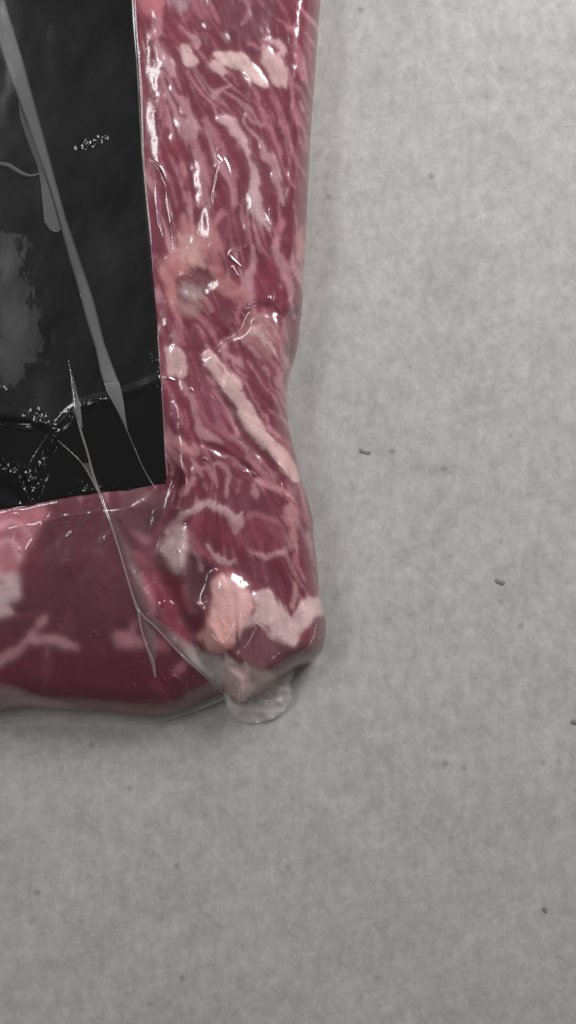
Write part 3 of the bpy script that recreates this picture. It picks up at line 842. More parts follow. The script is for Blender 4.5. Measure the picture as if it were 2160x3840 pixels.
# light spreads inside wet flesh: borders of fat and lean are never sharp
COL = 0.32 * COL + 0.42 * blur(blur(COL, 1), 1) + 0.26 * blur(blur(COL, 4), 3)
COL = COL * (1 - 0.7 * smo[..., None]) + 0.7 * smo[..., None] * blur(blur(COL, 4), 3)
COL = np.clip(COL, 0.003, 0.9)

# ------------------------------------------------------------------ split the body into cuts and pieces of fat
inside = SD > 0
# label footprint: the flesh below its middle is not in view
LAB = np.array([(-90, -90), (496, -90), (505, 60), (517, 220), (527, 390), (540, 620), (556, 830), (580, 1110), (596, 1330), (607, 1500), (617, 1680), (624, 1812),
                (560, 1822), (470, 1838), (372, 1846), (250, 1864), (110, 1895), (0, 1912), (-90, 1926)], float)
sd_lab = poly_sd(U, V, LAB)
# the label is pressed a touch into the flesh around it
LABZ = 0.0334 - 0.0042 * np.clip((V - np.interp(U, [-90, 60, 140, 215, 290, 395, 500, 600], [1545, 1560, 1580, 1600, 1530, 1496, 1465, 1425])) / 380.0, 0, 1.4) ** 1.1
pm = sstep(-75, 0, sd_lab)
Z = Z * (1 - pm) + np.minimum(Z, LABZ - 0.0007) * pm
Z -= 0.0025 * sstep(-2, 22, sd_lab)

# small wrinkles of the clinging film: sharp little ridges in the surface
ZB = blur(blur(Z, 8), 8)
GBV, GBU = np.gradient(ZB, STEP * S)


def wrinkle(k, pts, dz=0.0008, w=7):
    """a pinched ridge of film: two flat flanks, steep enough to mirror a lamp"""
    path = smooth_path([p[:2] for p in C(k, pts)], 6)
    hw = w * CR[k][2] * 1.25
    n = len(path)
    taper = np.clip(np.minimum(np.arange(n), np.arange(n)[::-1]) / (0.25 * n) + 0.35, 0, 1)
    sl = win(path, hw + 6)
    x, y = U[sl], V[sl]
    m = np.zeros(x.shape)
    slopes = []
    for i in range(n - 1):
        mid = 0.5 * (path[i] + path[i + 1])
        a, b = path[max(0, i - 2)], path[min(n - 1, i + 3)]
        tg = b - a
        nr = np.array([-tg[1], tg[0]]) / (np.hypot(*tg) + 1e-9)    # across the ridge, in u, v
        mi = int(np.clip((mid[1] + 90) // STEP, 0, len(vs) - 1)); mj = int(np.clip((mid[0] + 90) // STEP, 0, len(us) - 1))
        gb = np.array([GBU[mi, mj], GBV[mi, mj]])
        P0 = to_world(mid[0], mid[1], ZB[mi, mj])
        best, slope = -1, 0.27
        for L in LAMPS[:2]:
            d = np.array(L) - P0; d /= np.linalg.norm(d)
            h = d + np.array([0, 0, 1.0]); h /= h[2]
            delta = np.array([-h[0], h[1]]) - gb                   # wanted minus present slope
            c = abs(delta @ nr) / (np.linalg.norm(delta) + 1e-9)
            if c > best:
                best, slope = c, abs(delta @ nr)
        slopes.append(float(np.clip(slope, 0.15, 0.75)))
    slopes = np.convolve(np.pad(slopes, 1, mode='edge'), np.ones(3) / 3, 'valid')
    for i in range(n - 1):
        d, t = seg_dist(x, y, path[i], path[i + 1])
        ww = hw * (taper[i] * (1 - t) + taper[i + 1] * t)
        m = np.maximum(m, slopes[i] * np.clip(ww - d, 0, None))
    Z[sl] += S * m


wrinkle(2, [(165, 290), (230, 340), (275, 440), (295, 600), (320, 760), (338, 900), (330, 980), (280, 1015)], .0013, 13)
wrinkle(2, [(205, 440), (215, 620), (240, 760), (275, 900)], .0012, 12)
wrinkle(2, [(670, 190), (655, 260), (685, 310), (660, 400), (630, 560), (640, 640)], .0009, 13)
wrinkle(2, [(700, 270), (735, 350), (760, 440)], .0008, 11)
wrinkle(2, [(1000, 680), (1045, 770), (1045, 650), (1075, 590)], .0012, 13)
wrinkle(2, [(910, 885), (860, 935), (760, 960), (755, 1010), (835, 1080)], .0014, 14)
wrinkle(3, [(760, 180), (785, 230), (815, 275)], .0009, 10)
wrinkle(3, [(395, 240), (410, 290)], .0012, 16)
wrinkle(3, [(1055, 350), (1075, 420), (1085, 490), (1160, 555)], .0009, 10)
wrinkle(3, [(1190, 430), (1195, 480)], .0010, 13)
wrinkle(3, [(1220, 420), (1228, 460)], .0008, 9)
wrinkle(3, [(1035, 410), (1050, 440)], .0007, 9)
wrinkle(4, [(250, 125), (300, 135), (350, 155)], .0012, 12)
wrinkle(4, [(455, 200), (485, 240)], .0008, 9)
wrinkle(4, [(1090, 750), (1150, 810), (1170, 860)], .0011, 12)
wrinkle(4, [(860, 805), (880, 830)], .0012, 15); wrinkle(4, [(910, 825), (940, 850)], .0012, 15)
wrinkle(4, [(555, 715), (585, 740)], .0009, 10)
wrinkle(5, [(1100, 20), (1120, 100), (1160, 125), (1215, 185)], .0011, 12)
wrinkle(5, [(1235, 85), (1235, 140)], .0011, 13)
wrinkle(5, [(1270, 200), (1285, 250)], .0009, 10)
wrinkle(5, [(410, 380), (350, 450), (290, 500)], .0010, 10)
wrinkle(5, [(355, 490), (370, 530)], .0008, 8)
wrinkle(5, [(415, 560), (440, 640), (450, 720)], .0007, 7)
for wa, wb in (((232, 12), (244, 48)), ((262, 2), (292, 30)), ((300, 18), (318, 44)), ((322, 14), (350, 62))):
    wrinkle(6, [wa, wb], .0010, 12)
wrinkle(6, [(680, 150), (690, 190)], .0010, 12)
wrinkle(6, [(590, 245), (625, 300)], .0010, 12)
wrinkle(6, [(920, 170), (945, 190)], .0010, 14)
wrinkle(6, [(1330, 150), (1345, 200)], .0008, 8)
wrinkle(7, [(655, 130), (690, 120)], .0012, 18)
wrinkle(7, [(310, 320), (350, 240), (400, 150)], .0012, 13)
wrinkle(7, [(195, 500), (225, 440), (255, 395)], .0011, 12)
wrinkle(7, [(150, 470), (165, 500)], .0010, 13)
wrinkle(7, [(20, 240), (60, 200), (130, 185), (150, 200)], .0010, 13)
wrinkle(7, [(520, 380), (560, 340)], .0009, 14)
wrinkle(7, [(815, 370), (820, 420)], .0008, 11)
wrinkle(8, [(725, 205), (765, 245)], .0009, 9)
wrinkle(8, [(825, 455), (860, 410)], .0008, 9)
wrinkle(8, [(1025, 600), (1050, 645)], .0008, 9)
wrinkle(8, [(1225, 480), (1255, 550), (1295, 605)], .0010, 11)
wrinkle(8, [(1340, 545), (1380, 570), (1420, 600)], .0011, 13)

cell_any = inside[:-1, :-1] | inside[1:, :-1] | inside[:-1, 1:] | inside[1:, 1:]
cell_any &= ~(sd_lab[:-1, :-1] > 40)
PU, PV = U.copy(), V.copy()
used = np.zeros(U.shape, bool)
for di in (0, 1):
    for dj in (0, 1):
        used[di:U.shape[0] - 1 + di, dj:U.shape[1] - 1 + dj] |= cell_any
snap = used & ~inside
for i, j in zip(*np.where(snap)):
    q = nearest_on(OUT, np.array([U[i, j], V[i, j]]))
    PU[i, j], PV[i, j] = q
W = to_world(PU, PV, Z)
W0 = to_world(U, V, Z)
gu = np.gradient(W0, axis=1); gv = np.gradient(W0, axis=0)
SDV, SDU = np.gradient(SD)
OUTN = np.stack([-SDU, SDV, 0 * SDU], -1).reshape(-1, 3)
OUTN /= np.linalg.norm(OUTN, axis=1, keepdims=True) + 1e-9
NRM = np.cross(gv, gu)
NRM /= np.linalg.norm(NRM, axis=-1, keepdims=True) + 1e-12
NRM[NRM[..., 2] < 0] *= -1

# owners: cuts of meat first
CUTS = [("meat_cut", "long marbled red upright cut beside the black label"),
        ("meat_cut", "striped fatty muscle in the middle of the upright strip"),
        ("meat_cut", "end cut with pale fat and an orange fat lump at the corner"),
        ("meat_cut", "smooth dark red steak under the black label")]
OWN = np.zeros((U.shape[0] - 1, U.shape[1] - 1), int)
cu = (U[:-1, :-1] + STEP / 2); cv = (V[:-1, :-1] + STEP / 2)
seam1 = np.interp(cu, [480, 700, 800, 880, 960, 1100, 1250], [1290, 1330, 1270, 1180, 1150, 1160, 1200]) + 8 * fbm(cu / 30, cv / 30, 71, 2)
seam2 = np.interp(cu, [480, 700, 800, 900, 1000, 1120, 1250], [1700, 1700, 1740, 1780, 1830, 1850, 1880]) + 8 * fbm(cu / 30, cv / 30, 72, 2)
OWN[cv > seam1] = 1
OWN[cv > seam2] = 2
vly = np.interp(cv, [1780, 1900, 2010, 2120, 2230, 2330, 2440, 2600], [640, 600, 575, 585, 640, 700, 770, 842])
OWN[(cv > 1780) & (cu < vly)] = 3
NC = len(CUTS)
FATPARENT = []
for name, sl, m in PIECES:
    idx = NC + len(FATPARENT)
    big = np.zeros(U.shape); big[sl] = m
    cm = 0.25 * (big[:-1, :-1] + big[1:, :-1] + big[:-1, 1:] + big[1:, 1:])
    sel = (cm > 0.5) & cell_any
    if sel.sum() < 12:
        FATPARENT.append(None)
        continue
    par = np.bincount(np.where(OWN[sel] < NC, OWN[sel], 0), minlength=NC).argmax()
    OWN[sel] = idx
    FATPARENT.append((name, int(par)))



def components(sel):
    """4-connected islands of a cell mask, largest first"""
    left = sel.copy()
    out = []
    while left.any():
        i, j = np.argwhere(left)[0]
        comp = np.zeros(sel.shape, bool)
        stack = [(i, j)]
        left[i, j] = False
        while stack:
            i, j = stack.pop()
            comp[i, j] = True
            for a, b in ((i + 1, j), (i - 1, j), (i, j + 1), (i, j - 1)):
                if 0 <= a < sel.shape[0] and 0 <= b < sel.shape[1] and left[a, b]:
                    left[a, b] = False
                    stack.append((a, b))
        out.append(comp)
    return sorted(out, key=lambda c: -c.sum())


pack = bpy.data.objects.new("meat_pack", None)
sc.collection.objects.link(pack)
pack.location = to_world(np.array(600.0), np.array(1500.0), np.array(0.0))
pack["label"] = "vacuum packed marbled red meat with a black label in clear film"
pack["category"] = "packed meat"
PLOC = np.array(pack.location)

ids = np.arange(U.size).reshape(U.shape)
Q = np.stack([ids[1:, :-1], ids[1:, 1:], ids[:-1, 1:], ids[:-1, :-1]], -1)
Wf, Nf, Cf = W.reshape(-1, 3), NRM.reshape(-1, 3), COL.reshape(-1, 3)
edge_pt = (~inside).ravel() | (DF.ravel() <= 0)


def boundary_edges(q):
    e = np.concatenate([q[:, [0, 1]], q[:, [1, 2]], q[:, [2, 3]], q[:, [3, 0]]])
    key = np.sort(e, 1)
    k = key[:, 0].astype(np.int64) * U.size + key[:, 1]
    _, inv, cnt = np.unique(k, return_inverse=True, return_counts=True)
    return e[cnt[inv] == 1]


def flesh_piece(name, sel, parent, skirt):
    q = Q[sel]
    be = boundary_edges(q)
    idx, inv = np.unique(q, return_inverse=True)
    q2 = inv.reshape(q.shape)
    co, no, cc = Wf[idx], Nf[idx], Cf[idx]
    look = {int(a): i for i, a in enumerate(idx)}
    extra_co, extra_no, extra_c, extra_q = [], [], [], []
    if skirt == 'outer':          # sides of the pack, down to the table, tucked under
        rows = [(1.0, 0, 0.0), (0.6, -0.0004, 0.5), (0.25, -0.0012, 0.8), (0.0, -0.0035, 1.0)]
        be = [(a, b) for a, b in be if edge_pt[a] and edge_pt[b]]
        vid = {}

        def col(a):
            if a in vid:
                return vid[a]
            n = OUTN[a]
            ring = [look[int(a)]]
            for f, out, _ in rows[1:]:
                p = Wf[a] + n * out
                p[2] = max(Wf[a][2] * f, 0.0002)
                extra_co.append(p); extra_no.append(n * 0.95 + np.array([0, 0, -0.2])); extra_c.append(Cf[a] * np.array([0.9, 0.85, 0.85]))
                ring.append(len(idx) + len(extra_co) - 1)
            vid[a] = ring
            return ring
        for a, b in be:
            ra, rb = col(a), col(b)
            for k in range(len(rows) - 1):
                extra_q.append((rb[k], ra[k], ra[k + 1], rb[k + 1]))
    elif skirt == 'body':         # a piece of fat reaches a little into the flesh
        base = len(idx)
        bv = np.unique(be)
        vid = {int(a): base + i for i, a in enumerate(bv)}
        for a in bv:
            extra_co.append(Wf[a] - np.array([0, 0, 0.0016])); extra_no.append(Nf[a]); extra_c.append(Cf[a])
        for a, b in be:
            extra_q.append((look[int(b)], look[int(a)], vid[int(a)], vid[int(b)]))
    if extra_co:
        co = np.vstack([co, extra_co]); no = np.vstack([no, extra_no]); cc = np.vstack([cc, extra_c])
        if extra_q:
            q2 = np.vstack([q2, np.array(extra_q)])
    return mesh_obj(name, co - PLOC, q2, M_FLESH, parent, no, {"flesh_colour": ('FLOAT_COLOR', cc)})


cut_objs = []
for c, (nm, lb) in enumerate(CUTS):
    parts = components(cell_any & (OWN == c))
    main = parts[0]
    rest = []
    for q in parts[1:]:
        if q.sum() > 150:
            rest.append(q)
        else:
            main = main | q
    o = flesh_piece(nm, main, pack, 'outer')
    o["label"] = lb
    cut_objs.append(o)
    for q in rest:
        flesh_piece("lean_piece", q, o, 'outer')
FATLABEL = {"fat_lump": "orange tinted fat lump", "fat_strip": None, "bone_end": "greyish bone end in a hollow"}
for k, fp in enumerate(FATPARENT):
    if fp is None:
        continue
    sel = cell_any & (OWN == NC + k)
    if sel.sum() < 12:
        continue
    o = flesh_piece(fp[0], sel, cut_objs[fp[1]], 'body')
    if FATLABEL.get(fp[0]):
        o["label"] = FATLABEL[fp[0]]


def base_z(u, v):
    """height of the flesh under a point, bilinear"""
    fi = np.clip((np.asarray(v, float) + 90) / STEP, 0, len(vs) - 1.001)
    fj = np.clip((np.asarray(u, float) + 90) / STEP, 0, len(us) - 1.001)
    i, j = fi.astype(int), fj.astype(int)
    a, b = fi - i, fj - j
    return (Z[i, j] * (1 - a) + Z[i + 1, j] * a) * (1 - b) + (Z[i, j + 1] * (1 - a) + Z[i + 1, j + 1] * a) * b


# ------------------------------------------------------------------ generic sheet cut to an outline
def sheet(name, poly, zf, mat, parent, attr, af, step=4.0, thick=0.0, loop=None):
    poly = np.asarray(poly, float) if loop is None else smooth_loop(poly, loop)
    u0, v0 = poly.min(0) - step; u1, v1 = poly.max(0) + step
    a = np.arange(u0, u1 + step, step); b = np.arange(v0, v1 + step, step)
    VV, UU = np.meshgrid(b, a, indexing='ij')
    sd = poly_sd(UU, VV, poly)
    ins = sd > 0
    cell = ins[:-1, :-1] | ins[1:, :-1] | ins[:-1, 1:] | ins[1:, 1:]
    us_ = np.zeros(UU.shape, bool)
    for di in (0, 1):
        for dj in (0, 1):
            us_[di:UU.shape[0] - 1 + di, dj:UU.shape[1] - 1 + dj] |= cell
    for i, j in zip(*np.where(us_ & ~ins)):
        UU[i, j], VV[i, j] = nearest_on(poly, np.array([UU[i, j], VV[i, j]]))
    sd = np.where(ins, sd, 0)
    zz = zf(UU, VV, sd)
    w = to_world(UU, VV, zz).reshape(-1, 3)
    idg = np.arange(UU.size).reshape(UU.shape)
    q = np.stack([idg[1:, :-1], idg[1:, 1:], idg[:-1, 1:], idg[:-1, :-1]], -1)[cell]
    val = np.broadcast_to(af(UU, VV, sd), UU.shape).reshape(-1)
    idx, inv = np.unique(q, return_inverse=True)
    q = inv.reshape(q.shape)
    co, val = w[idx], val[idx]
    if thick:
        n = len(co)
        e = np.concatenate([q[:, [0, 1]], q[:, [1, 2]], q[:, [2, 3]], q[:, [3, 0]]])
        key = np.sort(e, 1); kk = key[:, 0].astype(np.int64) * n + key[:, 1]
        _, iv, cnt = np.unique(kk, return_inverse=True, return_counts=True)
        be = e[cnt[iv] == 1]
        bv = np.unique(be)
        mp = np.full(n, -1); mp[bv] = n + np.arange(len(bv))
        co = np.vstack([co, co[bv] - np.array([0, 0, thick])]); val = np.concatenate([val, val[bv]])
        q = np.vstack([q, np.stack([be[:, 1], be[:, 0], mp[be[:, 0]], mp[be[:, 1]]], -1)])
    return mesh_obj(name, co - PLOC, q, mat, parent, None, {attr: ('FLOAT', val)})


def ribbon(name, pts, lift, mat, parent, alpha, zf=None, n=6, prof=0.6, edge=0.0):
    """a raised fold of film along a path; rows u, v, half width"""
    path = smooth_path(pts, n)
    tan = np.gradient(path[:, :2], axis=0)
    tan /= np.linalg.norm(tan, axis=1, keepdims=True) + 1e-9
    nor = np.stack([-tan[:, 1], tan[:, 0]], 1)
    zb = (zf or base_z)(path[:, 0], path[:, 1])
    k = np.ones(9) / 9
    zb = np.convolve(np.pad(zb, 4, mode='edge'), k, 'valid')
    xs = np.linspace(-1, 1, 7)
    co, al = [], []
    for i in range(len(path)):
        for x in xs:
            p = path[i, :2] + nor[i] * x * max(path[i, 2] * 0.8, 0.6)
            z = zb[i] + lift + prof * path[i, 2] * S * math.sqrt(max(0, 1 - x * x))
            co.append(to_world(p[0], p[1], z))
            al.append(alpha * (1 - edge * abs(x) ** 3))
    m = len(xs)
    q = [(i * m + j, (i + 1) * m + j, (i + 1) * m + j + 1, i * m + j + 1) for i in range(len(path) - 1) for j in range(m - 1)]
    co = np.array(co)
    a, b, c = co[q[m * 2 + 2][0]], co[q[m * 2 + 2][1]], co[q[m * 2 + 2][2]]
    if np.cross(b - a, c - a)[2] < 0:
        q = [f[::-1] for f in q]
    return mesh_obj(name, co - PLOC, np.array(q), mat, parent, None, {"milkiness": ('FLOAT', al)})


# ------------------------------------------------------------------ the black label
def P10(pts):
    return C(10, pts)


SPARK = [P10([(690, 1400, 16), (790, 1385, 22), (900, 1350, 14)]), P10([(500, 1560, 22), (560, 1490, 30), (640, 1440, 20)]),
         P10([(480, 1620, 22), (420, 1740, 14), (350, 1890, 20), (320, 1990, 26)]),
         P10([(-40, 1900, 36), (100, 1960, 60), (190, 2020, 70), (260, 2060, 80), (240, 2180, 34)]),
         P10([(570, 2190, 22), (700, 2140, 30), (850, 2110, 20), (1010, 2125, 26), (1210, 2130, 14)]),
         P10([(650, 2010, 20), (740, 2090, 18)]), P10([(1310, 1000, 30), (1345, 1110, 22)]),
         P10([(240, 1490, 30), (320, 1500, 50), (390, 1550, 26)]), C(9, [(670, 1250, 24), (780, 1215, 36), (890, 1170, 20)]),
         P10([(-30, 1230, 24), (60, 1250, 24)]), P10([(700, 1700, 40), (880, 1760, 50)]), P10([(380, 720, 30), (480, 760, 40), (500, 860, 30)])]
SPARK_A = [1, 1, 1, 1.2, 1, .6, .9, 1, .9, .4, 0, .0]
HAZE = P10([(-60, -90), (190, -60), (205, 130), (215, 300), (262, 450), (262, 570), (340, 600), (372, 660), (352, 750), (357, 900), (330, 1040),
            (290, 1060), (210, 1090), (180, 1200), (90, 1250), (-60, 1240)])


def lmask(UU, VV, pts, soft=.6):
    path = smooth_path(pts, 5)
    m = np.zeros(UU.shape)
    for a, b in zip(path[:-1], path[1:]):
        d, tt = seg_dist(UU, VV, a, b)
        w = a[2] + (b[2] - a[2]) * tt
        m = np.maximum(m, 1 - sstep(w * (1 - soft), w * (1 + soft), d))
    return m


CREASE = [(-90, 1545), (60, 1560), (140, 1580), (215, 1600), (290, 1530), (395, 1496), (500, 1465), (600, 1425)]


def label_z(UU, VV, sd):
    z = 0.0334 + 0 * UU
    cr = np.interp(UU, [c[0] for c in CREASE], [c[1] for c in CREASE])
    below = np.clip((VV - cr) / 380.0, 0, 1.4)
    z = z - 0.0042 * below ** 1.1
    z = z + 0.0007 * fbm(UU / 260, VV / 330, 81, 2) + 0.00010 * fbm(UU / 90, VV / 130, 82, 2)
    # crease ridge and the facet on its lower left
    z = z + 0.0006 * lmask(UU, VV, [(a, b, 18.0) for a, b in CREASE], .9)
    z = z + 0.0016 * lmask(UU, VV, P10([(480, 1640, 30), (400, 1790, 40), (330, 1970, 60), (250, 2200, 40)]), .95)
    z = z - 0.0012 * lmask(UU, VV, P10([(-60, 2080, 60), (60, 2130, 60), (160, 2210, 50)]), .95)
    z = z - 0.0007 * lmask(UU, VV, P10([(-60, 1540, 16), (120, 1550, 20), (260, 1560, 12)]), .9)
    z = z + 0.0004 * lmask(UU, VV, P10([(0, 1560, 12), (120, 1590, 12), (270, 1610, 10)]), .9)
    for pts, amp in zip(SPARK, SPARK_A):
        m = lmask(UU, VV, pts, .9)
        z = z + amp * m * (0.00070 * fbm(UU / 15, VV / 24, 83, 2))
        ed = np.minimum(sd, 14) / 14.0
    return z - 0.0005 * (1 - ed) ** 2


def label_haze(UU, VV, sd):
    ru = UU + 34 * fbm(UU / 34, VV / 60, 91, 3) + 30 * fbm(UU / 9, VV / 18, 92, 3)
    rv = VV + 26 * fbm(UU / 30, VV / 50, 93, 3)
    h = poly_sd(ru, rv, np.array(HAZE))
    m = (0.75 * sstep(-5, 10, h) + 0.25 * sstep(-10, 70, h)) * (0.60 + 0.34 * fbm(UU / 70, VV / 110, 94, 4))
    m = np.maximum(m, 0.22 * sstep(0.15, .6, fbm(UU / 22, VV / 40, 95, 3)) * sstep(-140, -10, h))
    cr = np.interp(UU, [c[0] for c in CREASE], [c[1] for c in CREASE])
    m = np.maximum(m, (0.05 + 0.09 * fbm((UU + .6 * VV) / 90, (VV - .6 * UU) / 240, 96, 3)) * sstep(10, -30, VV - cr))  # broad soft grey reflections above the crease, painted into the label colour
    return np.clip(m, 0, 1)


lab = sheet("label", LAB, label_z, M_LABEL, pack, "loose_film_and_sheen", label_haze, step=2.5, thick=0.0004)
lab["label"] = "plain black paper label with creased film stuck on it"
lz = lambda u, v: label_z(np.asarray(u, float), np.asarray(v, float), np.full(np.shape(u), 99.0))

# ------------------------------------------------------------------ the film where it stands off: folds, webs, seal and tail
BAND_R = [(-14, -90), (17, 0), (82, 212), (146, 442), (203, 654), (247, 813), (305, 985), (353, 1130), (391, 1284), (424, 1377), (446, 1434)]
BAND_L = [(389, 1434), (375, 1390), (358, 1306), (327, 1209), (291, 1077), (262, 985), (230, 861), (177, 676), (115, 503), (57, 336), (0, 172), (-70, -90)]


def over_label(lift, bulge=0.0):
    return lambda u, v, sd: label_flat(u, v) + lift + bulge * np.sqrt(np.clip(sd / 22.0, 0, 1))


def label_flat(u, v):
    cr = np.interp(u, [c[0] for c in CREASE], [c[1] for c in CREASE])
    return 0.0338 - 0.0042 * np.clip((v - cr) / 380.0, 0, 1.4) ** 1.1 + 0.0007 * fbm(u / 260, v / 330, 81, 2)


# the film of the bottom seal is the part that carries the folds as sub-parts
SEAL = [(-90, 2652), (0, 2650), (58, 2646), (121, 2648), (208, 2652), (338, 2660), (411, 2666), (483, 2674), (560, 2679), (640, 2668), (730, 2640), (800, 2606),
        (848, 2596), (862, 2612), (800, 2640), (730, 2668), (660, 2692), (625, 2703), (560, 2710), (435, 2720), (300, 2723), (193, 2722), (80, 2723), (0, 2724), (-90, 2724)]
film = sheet("film", SEAL, lambda u, v, sd: 0.0036 - 0.0030 * np.clip((v - 2655) / 60, 0, 1) + 0.0003 * fbm(u / 60, v / 30, 101, 2), M_FILM, pack, "milkiness",
             lambda u, v, sd: 0.32 + 0.14 * fbm(u / 60, v / 16, 102, 3) + 0.22 * (1 - sstep(0, 9, sd)), step=5)
film["label"] = "clear film seal along the bottom edge"
o = sheet("film_fold", np.array(BAND_R + BAND_L), over_label(0.0006, 0.0), M_FOLD, film, "milkiness",
          lambda u, v, sd: 0.40 + 0.14 * sstep(500, 0, v) + 0.12 * sstep(1250, 1420, v) + 0.12 * fbm(u / 90, v / 200, 103, 3) - 0.30 * (1 - sstep(0, 9, sd)), step=5)
o["label"] = "long grey band of doubled film across the black label"
sheet("film_fold", P10([(885, 1210), (1008, 1200), (1022, 1245), (1050, 1380), (1066, 1510), (1085, 1620), (1150, 1775), (1143, 1778), (1068, 1605), (1010, 1475), (905, 1285)]),
      over_label(0.0008, 0.0002), M_FOLD, film, "milkiness", lambda u, v, sd: 0.50 - 0.25 * sstep(1500, 1680, v) + .12 * (1 - sstep(1434, 1470, v)) + 0 * sd, step=4)
ribbon("film_crease", [(505, 1680, 2.5), (525, 1730, 1.5), (550, 1780, 1.8), (572, 1815, 3.0), (588, 1834, 2.2)], 0.0005, M_FILM, film, 0.25, label_flat)
sheet("film_fold", [(68, 375), (90, 440), (118, 510), (150, 600), (172, 668), (200, 760), (228, 862), (212, 872), (188, 862), (166, 830), (160, 760), (152, 680), (140, 620), (100, 520), (76, 440)],
      over_label(0.0004), M_FOLD, film, "milkiness", lambda u, v, sd: 0.20 + 0.14 * sstep(600, 720, v) + 0 * sd, step=4)
ribbon("film_crease", C(9, [(-30, 1390, 22), (60, 1400, 24), (130, 1440, 24), (210, 1482, 20), (280, 1490, 14), (345, 1468, 9)]), 0.0003, M_FOLD, film, 0.30, label_flat, prof=.5)
# second fold, from the label down over the steak
sheet("film_fold", P10([(578, 1000), (600, 1080), (640, 1230), (680, 1400), (692, 1500), (700, 1600), (668, 1570), (640, 1490), (622, 1420), (600, 1200)]), over_label(0.0005, 0.0005),
      M_FOLD, film, "milkiness", lambda u, v, sd: 0.16 + 0.30 * sstep(1380, 1540, v) + 0 * sd, step=4)


def strand_z(u, v):
    b = base_z(u, v)
    return np.where(np.asarray(v) < 1850, np.maximum(label_flat(np.asarray(u, float), np.asarray(v, float)), b), np.maximum(b, 0.0295 - 0.024 * np.clip((np.asarray(v) - 1850) / 720.0, 0, 1)))


STRAND = [(291, 1575, 4), (305, 1624, 5.5), (327, 1695, 5), (349, 1779, 5.5), (375, 1854, 7), (397, 1916, 6), (422, 1984, 5), (457, 2098, 4.5), (492, 2217, 5), (510, 2270, 7), (520, 2295, 7)]
o = ribbon("film_crease", STRAND, 0.0006, M_FILM, film, 0.22, strand_z, prof=.22)
o["label"] = "taut film crease running from the label over the steak"
ribbon("film_crease", [(216, 1651, 1.5), (265, 1695, 2.0), (305, 1735, 3), (336, 1783, 4), (367, 1841, 4.5)], 0.0005, M_FILM, film, 0.18, strand_z, prof=.25)
sheet("film_fold", [(310, 1738), (335, 1735), (352, 1790), (374, 1850), (362, 1838), (338, 1785)], lambda u, v, sd: strand_z(u, v) + 0.0004, M_FOLD, film, "milkiness",
      lambda u, v, sd: 0.22 + 0 * sd, step=3)
ribbon("film_crease", [(518, 2285, 6), (527, 2347, 5), (547, 2416, 5.5), (562, 2455, 8), (574, 2490, 9), (582, 2540, 4)], 0.0005, M_FILM, film, 0.22, strand_z, prof=.22)
ribbon("film_crease", [(514, 2280, 5), (545, 2318, 5), (583, 2351, 5), (643, 2417, 5), (704, 2478, 6.5), (759, 2527, 5), (800, 2565, 5), (834, 2597, 4)], 0.0008, M_FILM, film, 0.22, strand_z, prof=.22)
# sheer film stretched between the taut crease and the end cut
sheet("film_web", [(385, 1880), (440, 1950), (490, 2040), (530, 2140), (560, 2230), (600, 2320), (560, 2310), (522, 2292), (494, 2217), (460, 2098), (422, 1984)],
      lambda u, v, sd: np.maximum(strand_z(u, v), base_z(u, v)) + 0.0005, M_FILM, film, "milkiness", lambda u, v, sd: 0.075 * sstep(-2, 30, sd) + 0.015, step=4)
sheet("film_web", [(518, 2290), (550, 2322), (590, 2370), (600, 2420), (590, 2470), (574, 2480), (556, 2430), (532, 2350)], lambda u, v, sd: np.maximum(strand_z(u, v), base_z(u, v)) + 0.0004, M_FILM,
      film, "milkiness", lambda u, v, sd: 0.10 * sstep(-2, 20, sd) + 0.02, step=4)


def web_z(u, v, sd):
    b = base_z(u, v)
    f = np.clip((v - 2290) / 310.0, 0, 1)
    return np.maximum(b + 0.0003, 0.0150 * (1 - f) + 0.0070 * f) + 0.0006 * (1 + fbm(u / 50, v / 50, 111, 2))


o = sheet("film_web", [(522, 2292), (560, 2300), (620, 2335), (690, 2385), (760, 2432), (850, 2462), (856, 2490), (852, 2530), (842, 2570), (836, 2598), (759, 2529), (704, 2480), (643, 2419), (583, 2353)],
          web_z, M_FILM, film, "milkiness",
          lambda u, v, sd: np.clip(0.13 + 0.42 * sstep(2360, 2540, v) + 0.10 * fbm(u / 40, v / 40, 112, 3), 0.03, 1) * sstep(-4, 22, sd), step=4)
o["label"] = "milky film web stretched across the pack's corner"
TAIL = [(850, 2455), (900, 2490), (960, 2520), (1020, 2540), (1060, 2535), (1100, 2512), (1104, 2530), (1088, 2562), (1096, 2598), (1088, 2634), (1070, 2660), (1036, 2690),
        (985, 2707), (930, 2711), (888, 2696), (858, 2664), (842, 2624), (836, 2596), (846, 2560), (855, 2500)]


def tail_z(u, v, sd):
    b = np.where(v < 2640, base_z(u, v), 0)
    f = np.clip((v - 2480) / 200.0, 0, 1)
    th = np.arctan2(v - 2470, u - 900); rr = np.hypot(u - 900, v - 2470)
    crump = 0.0004 * np.abs(fbm(th * 5.0, rr / 120, 124, 3)) + 0.0001 * np.abs(fbm(th * 14.0, rr / 60, 125, 2))
    crump = crump * sstep(0, 30, sd + 0 * u)
    return crump + np.maximum(b * (1 - f) + 0.0008, 0.011 * (1 - f) ** 1.3 + 0.0016) + 0.0014 * fbm(u / 60, v / 45, 121, 2) + 0.0003 * np.abs(fbm(u / 36, v / 50, 122, 2))


